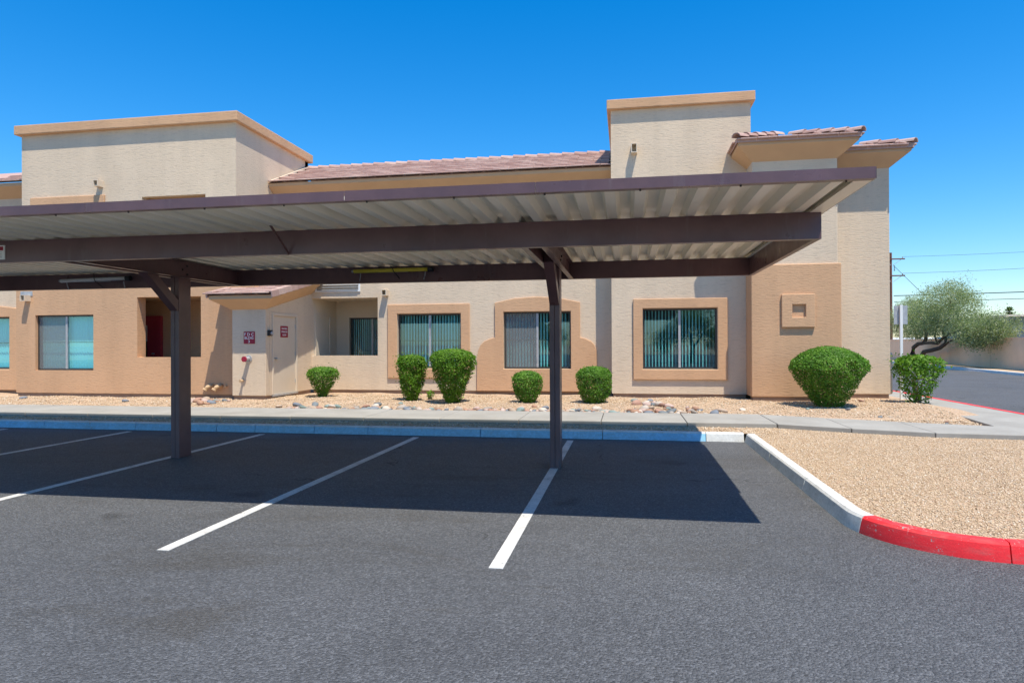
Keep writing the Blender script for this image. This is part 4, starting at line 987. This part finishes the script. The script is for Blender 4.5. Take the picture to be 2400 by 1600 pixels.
link('crown', foliage_blobs([(25.2, 66, 4.4, 1.4, 1.5, 1.1, 60), (26.8, 66, 4.2, 1.5, 1.5, 1.1, 60), (25.6, 66, 3.0, 1.6, 1.5, .9, 60), (27.2, 66, 3.1, 1.3, 1.5, .8, 40), (24.4, 66, 3.3, .9, 1.2, 1.3, 40), (25.8, 66, 5.4, .7, .8, .5, 14)], 110, .11, 'leaf_olive', 5), t2)

for (x, y, sc_, lab) in ((5.2, -21, .95, 'leafy tree reflected in the right framed window, standing across the lot'), (-8.5, -23, .9, 'leafy tree reflected in the arched window, standing across the lot')):
    t3 = thing('shade_tree', (x, y, 0), lab, 'tree', 'trees across the lot seen in the window glass')
    MB().tube([(x, y, -.1), (x+.1, y, 1.2), (x-.1, y, 2.4)], [.2, .16, .1], 8).tube([(x+.1, y, 1.2), (x+.9, y+.2, 2.3), (x+1.2, y, 3.0)], [.11, .08, .04], 8).build('trunk', 'bark', t3, smooth=True)
    link('crown', foliage_blobs([(x+dx*sc_, y+dy, 1.0+dz*sc_, 1.3, 1.3, .9, 45) for dx, dy, dz in ((-1.4, 0, 1.6), (0, .3, 2.3), (1.5, 0, 1.7), (.6, -.4, 3.1), (-.7, .2, 3.0), (2.3, 0, 1.0), (-2.2, .1, .9))], 60, .16, 'leaf_olive', 11), t3)
up_ = thing('utility_pole', (27.2, 75, 0), 'wooden utility pole with two crossarms at the building edge', 'utility pole')
MB().tube([(27.12, 75, -.2), (27.10, 75, 10.9)], [.15, .12], 10).build('pole', 'pole_wood', up_)
for z in (10.22, 8.49):
    MB().box(25.9, 28.42, 74.82, 74.94, z-.06, z+.06).build('crossarm', 'pole_wood', up_)
    for s_ in (-1, 1): MB().beam((27.2 + .12*s_, 74.88, z-.62), (27.2 + .85*s_, 74.88, z-.06), .04, .04).build('crossarm_brace', 'grey_metal', up_)
    for x in (26.1, 28.2): MB().tube([(x, 74.88, z+.06), (x, 74.88, z+.22)], .05, 8).build('insulator', 'grey_metal', up_)
for k in range(3): MB().tube([(27.42, 74.9, 9.0+.2*k), (27.42, 74.9, 9.12+.2*k)], .06, 8).build('insulator', 'black', up_)
def wire(a, b, sag, r_, label):
    a, b = Vector(a), Vector(b)
    pts = [a.lerp(b, t) - Vector((0, 0, sag*4*t*(1-t))) for t in [i/24 for i in range(25)]]
    o = MB().tube(pts, r_, 5).build('power_line', 'black'); tag(o, label, 'wire'); return o
wire((27.3, 74.8, 6.4), (66, 55, 6.6), .25, .045, 'thick lower power line crossing the tree top, upper of two')
wire((27.3, 74.8, 5.75), (66, 55, 6.05), .25, .03, 'thinner power line just under the thick one')
wire((28.2, 74.88, 10.44), (70, 57, 11.6), .8, .014, 'faint upper power line from the pole top')
wire((28.2, 74.88, 8.72), (70, 57, 10.6), .8, .016, 'faint power line from the lower crossarm')
wire((27.3, 74.9, 9.6), (32.4, 74, 3.6), .0, .022, 'diagonal guy wire running down from the pole')
pm = thing('fan_palm', (61.1, 120, 0), 'small distant fan palm above the blue grey building', 'palm tree')
MB().tube([(61.1, 120, 0), (61.1, 120, 6.3)], [.28, .2], 8).build('trunk', 'bark', pm)
m = MB(); rr = random.Random(3)
for k in range(70):
    an = k*2.399; el = rr.uniform(-1.4, 1.3); L = rr.uniform(.75, 1.0)
    d_ = Vector((math.cos(an)*math.cos(el), math.sin(an)*math.cos(el), math.sin(el))); sd_ = d_.cross(Vector((0,0,1))).normalized()*.22
    c_ = Vector((61.1, 120, 6.5)); m.add([c_, c_ + d_*L*.6 + sd_, c_ + d_*L, c_ + d_*L*.6 - sd_], [(0,1,2,3)])
po = m.build('crown', 'leaf_palm', pm, recalc=False); set_attr(po.data, RNG.random(len(po.data.vertices)))
fb = thing('far_building', (45, 85, 0), 'slate blue flat roofed building beyond the boundary wall at right edge', 'building')
MB().box(40.6, 56, 80, 95, 0, 4.3).build('wall', 'blue_panel', fb); MB().box(40.3, 56.2, 79.7, 95.3, 4.3, 4.5).build('roof', 'pale_panel', fb)
fb = thing('low_shed', (33, 95, 0), 'low pale roofed shed behind the boundary wall, seen under the tree', 'building')
MB().box(30, 44, 92, 99, 0, 1.7).build('wall', 'pale_panel', fb); MB().add([(29.6, 91.6, 1.7), (44.4, 91.6, 1.7), (44.4, 95.5, 2.2), (29.6, 95.5, 2.2), (44.4, 99.4, 1.7), (29.6, 99.4, 1.7)], [(0,1,2,3),(3,2,4,5)]).build('roof', 'white_metal', fb)
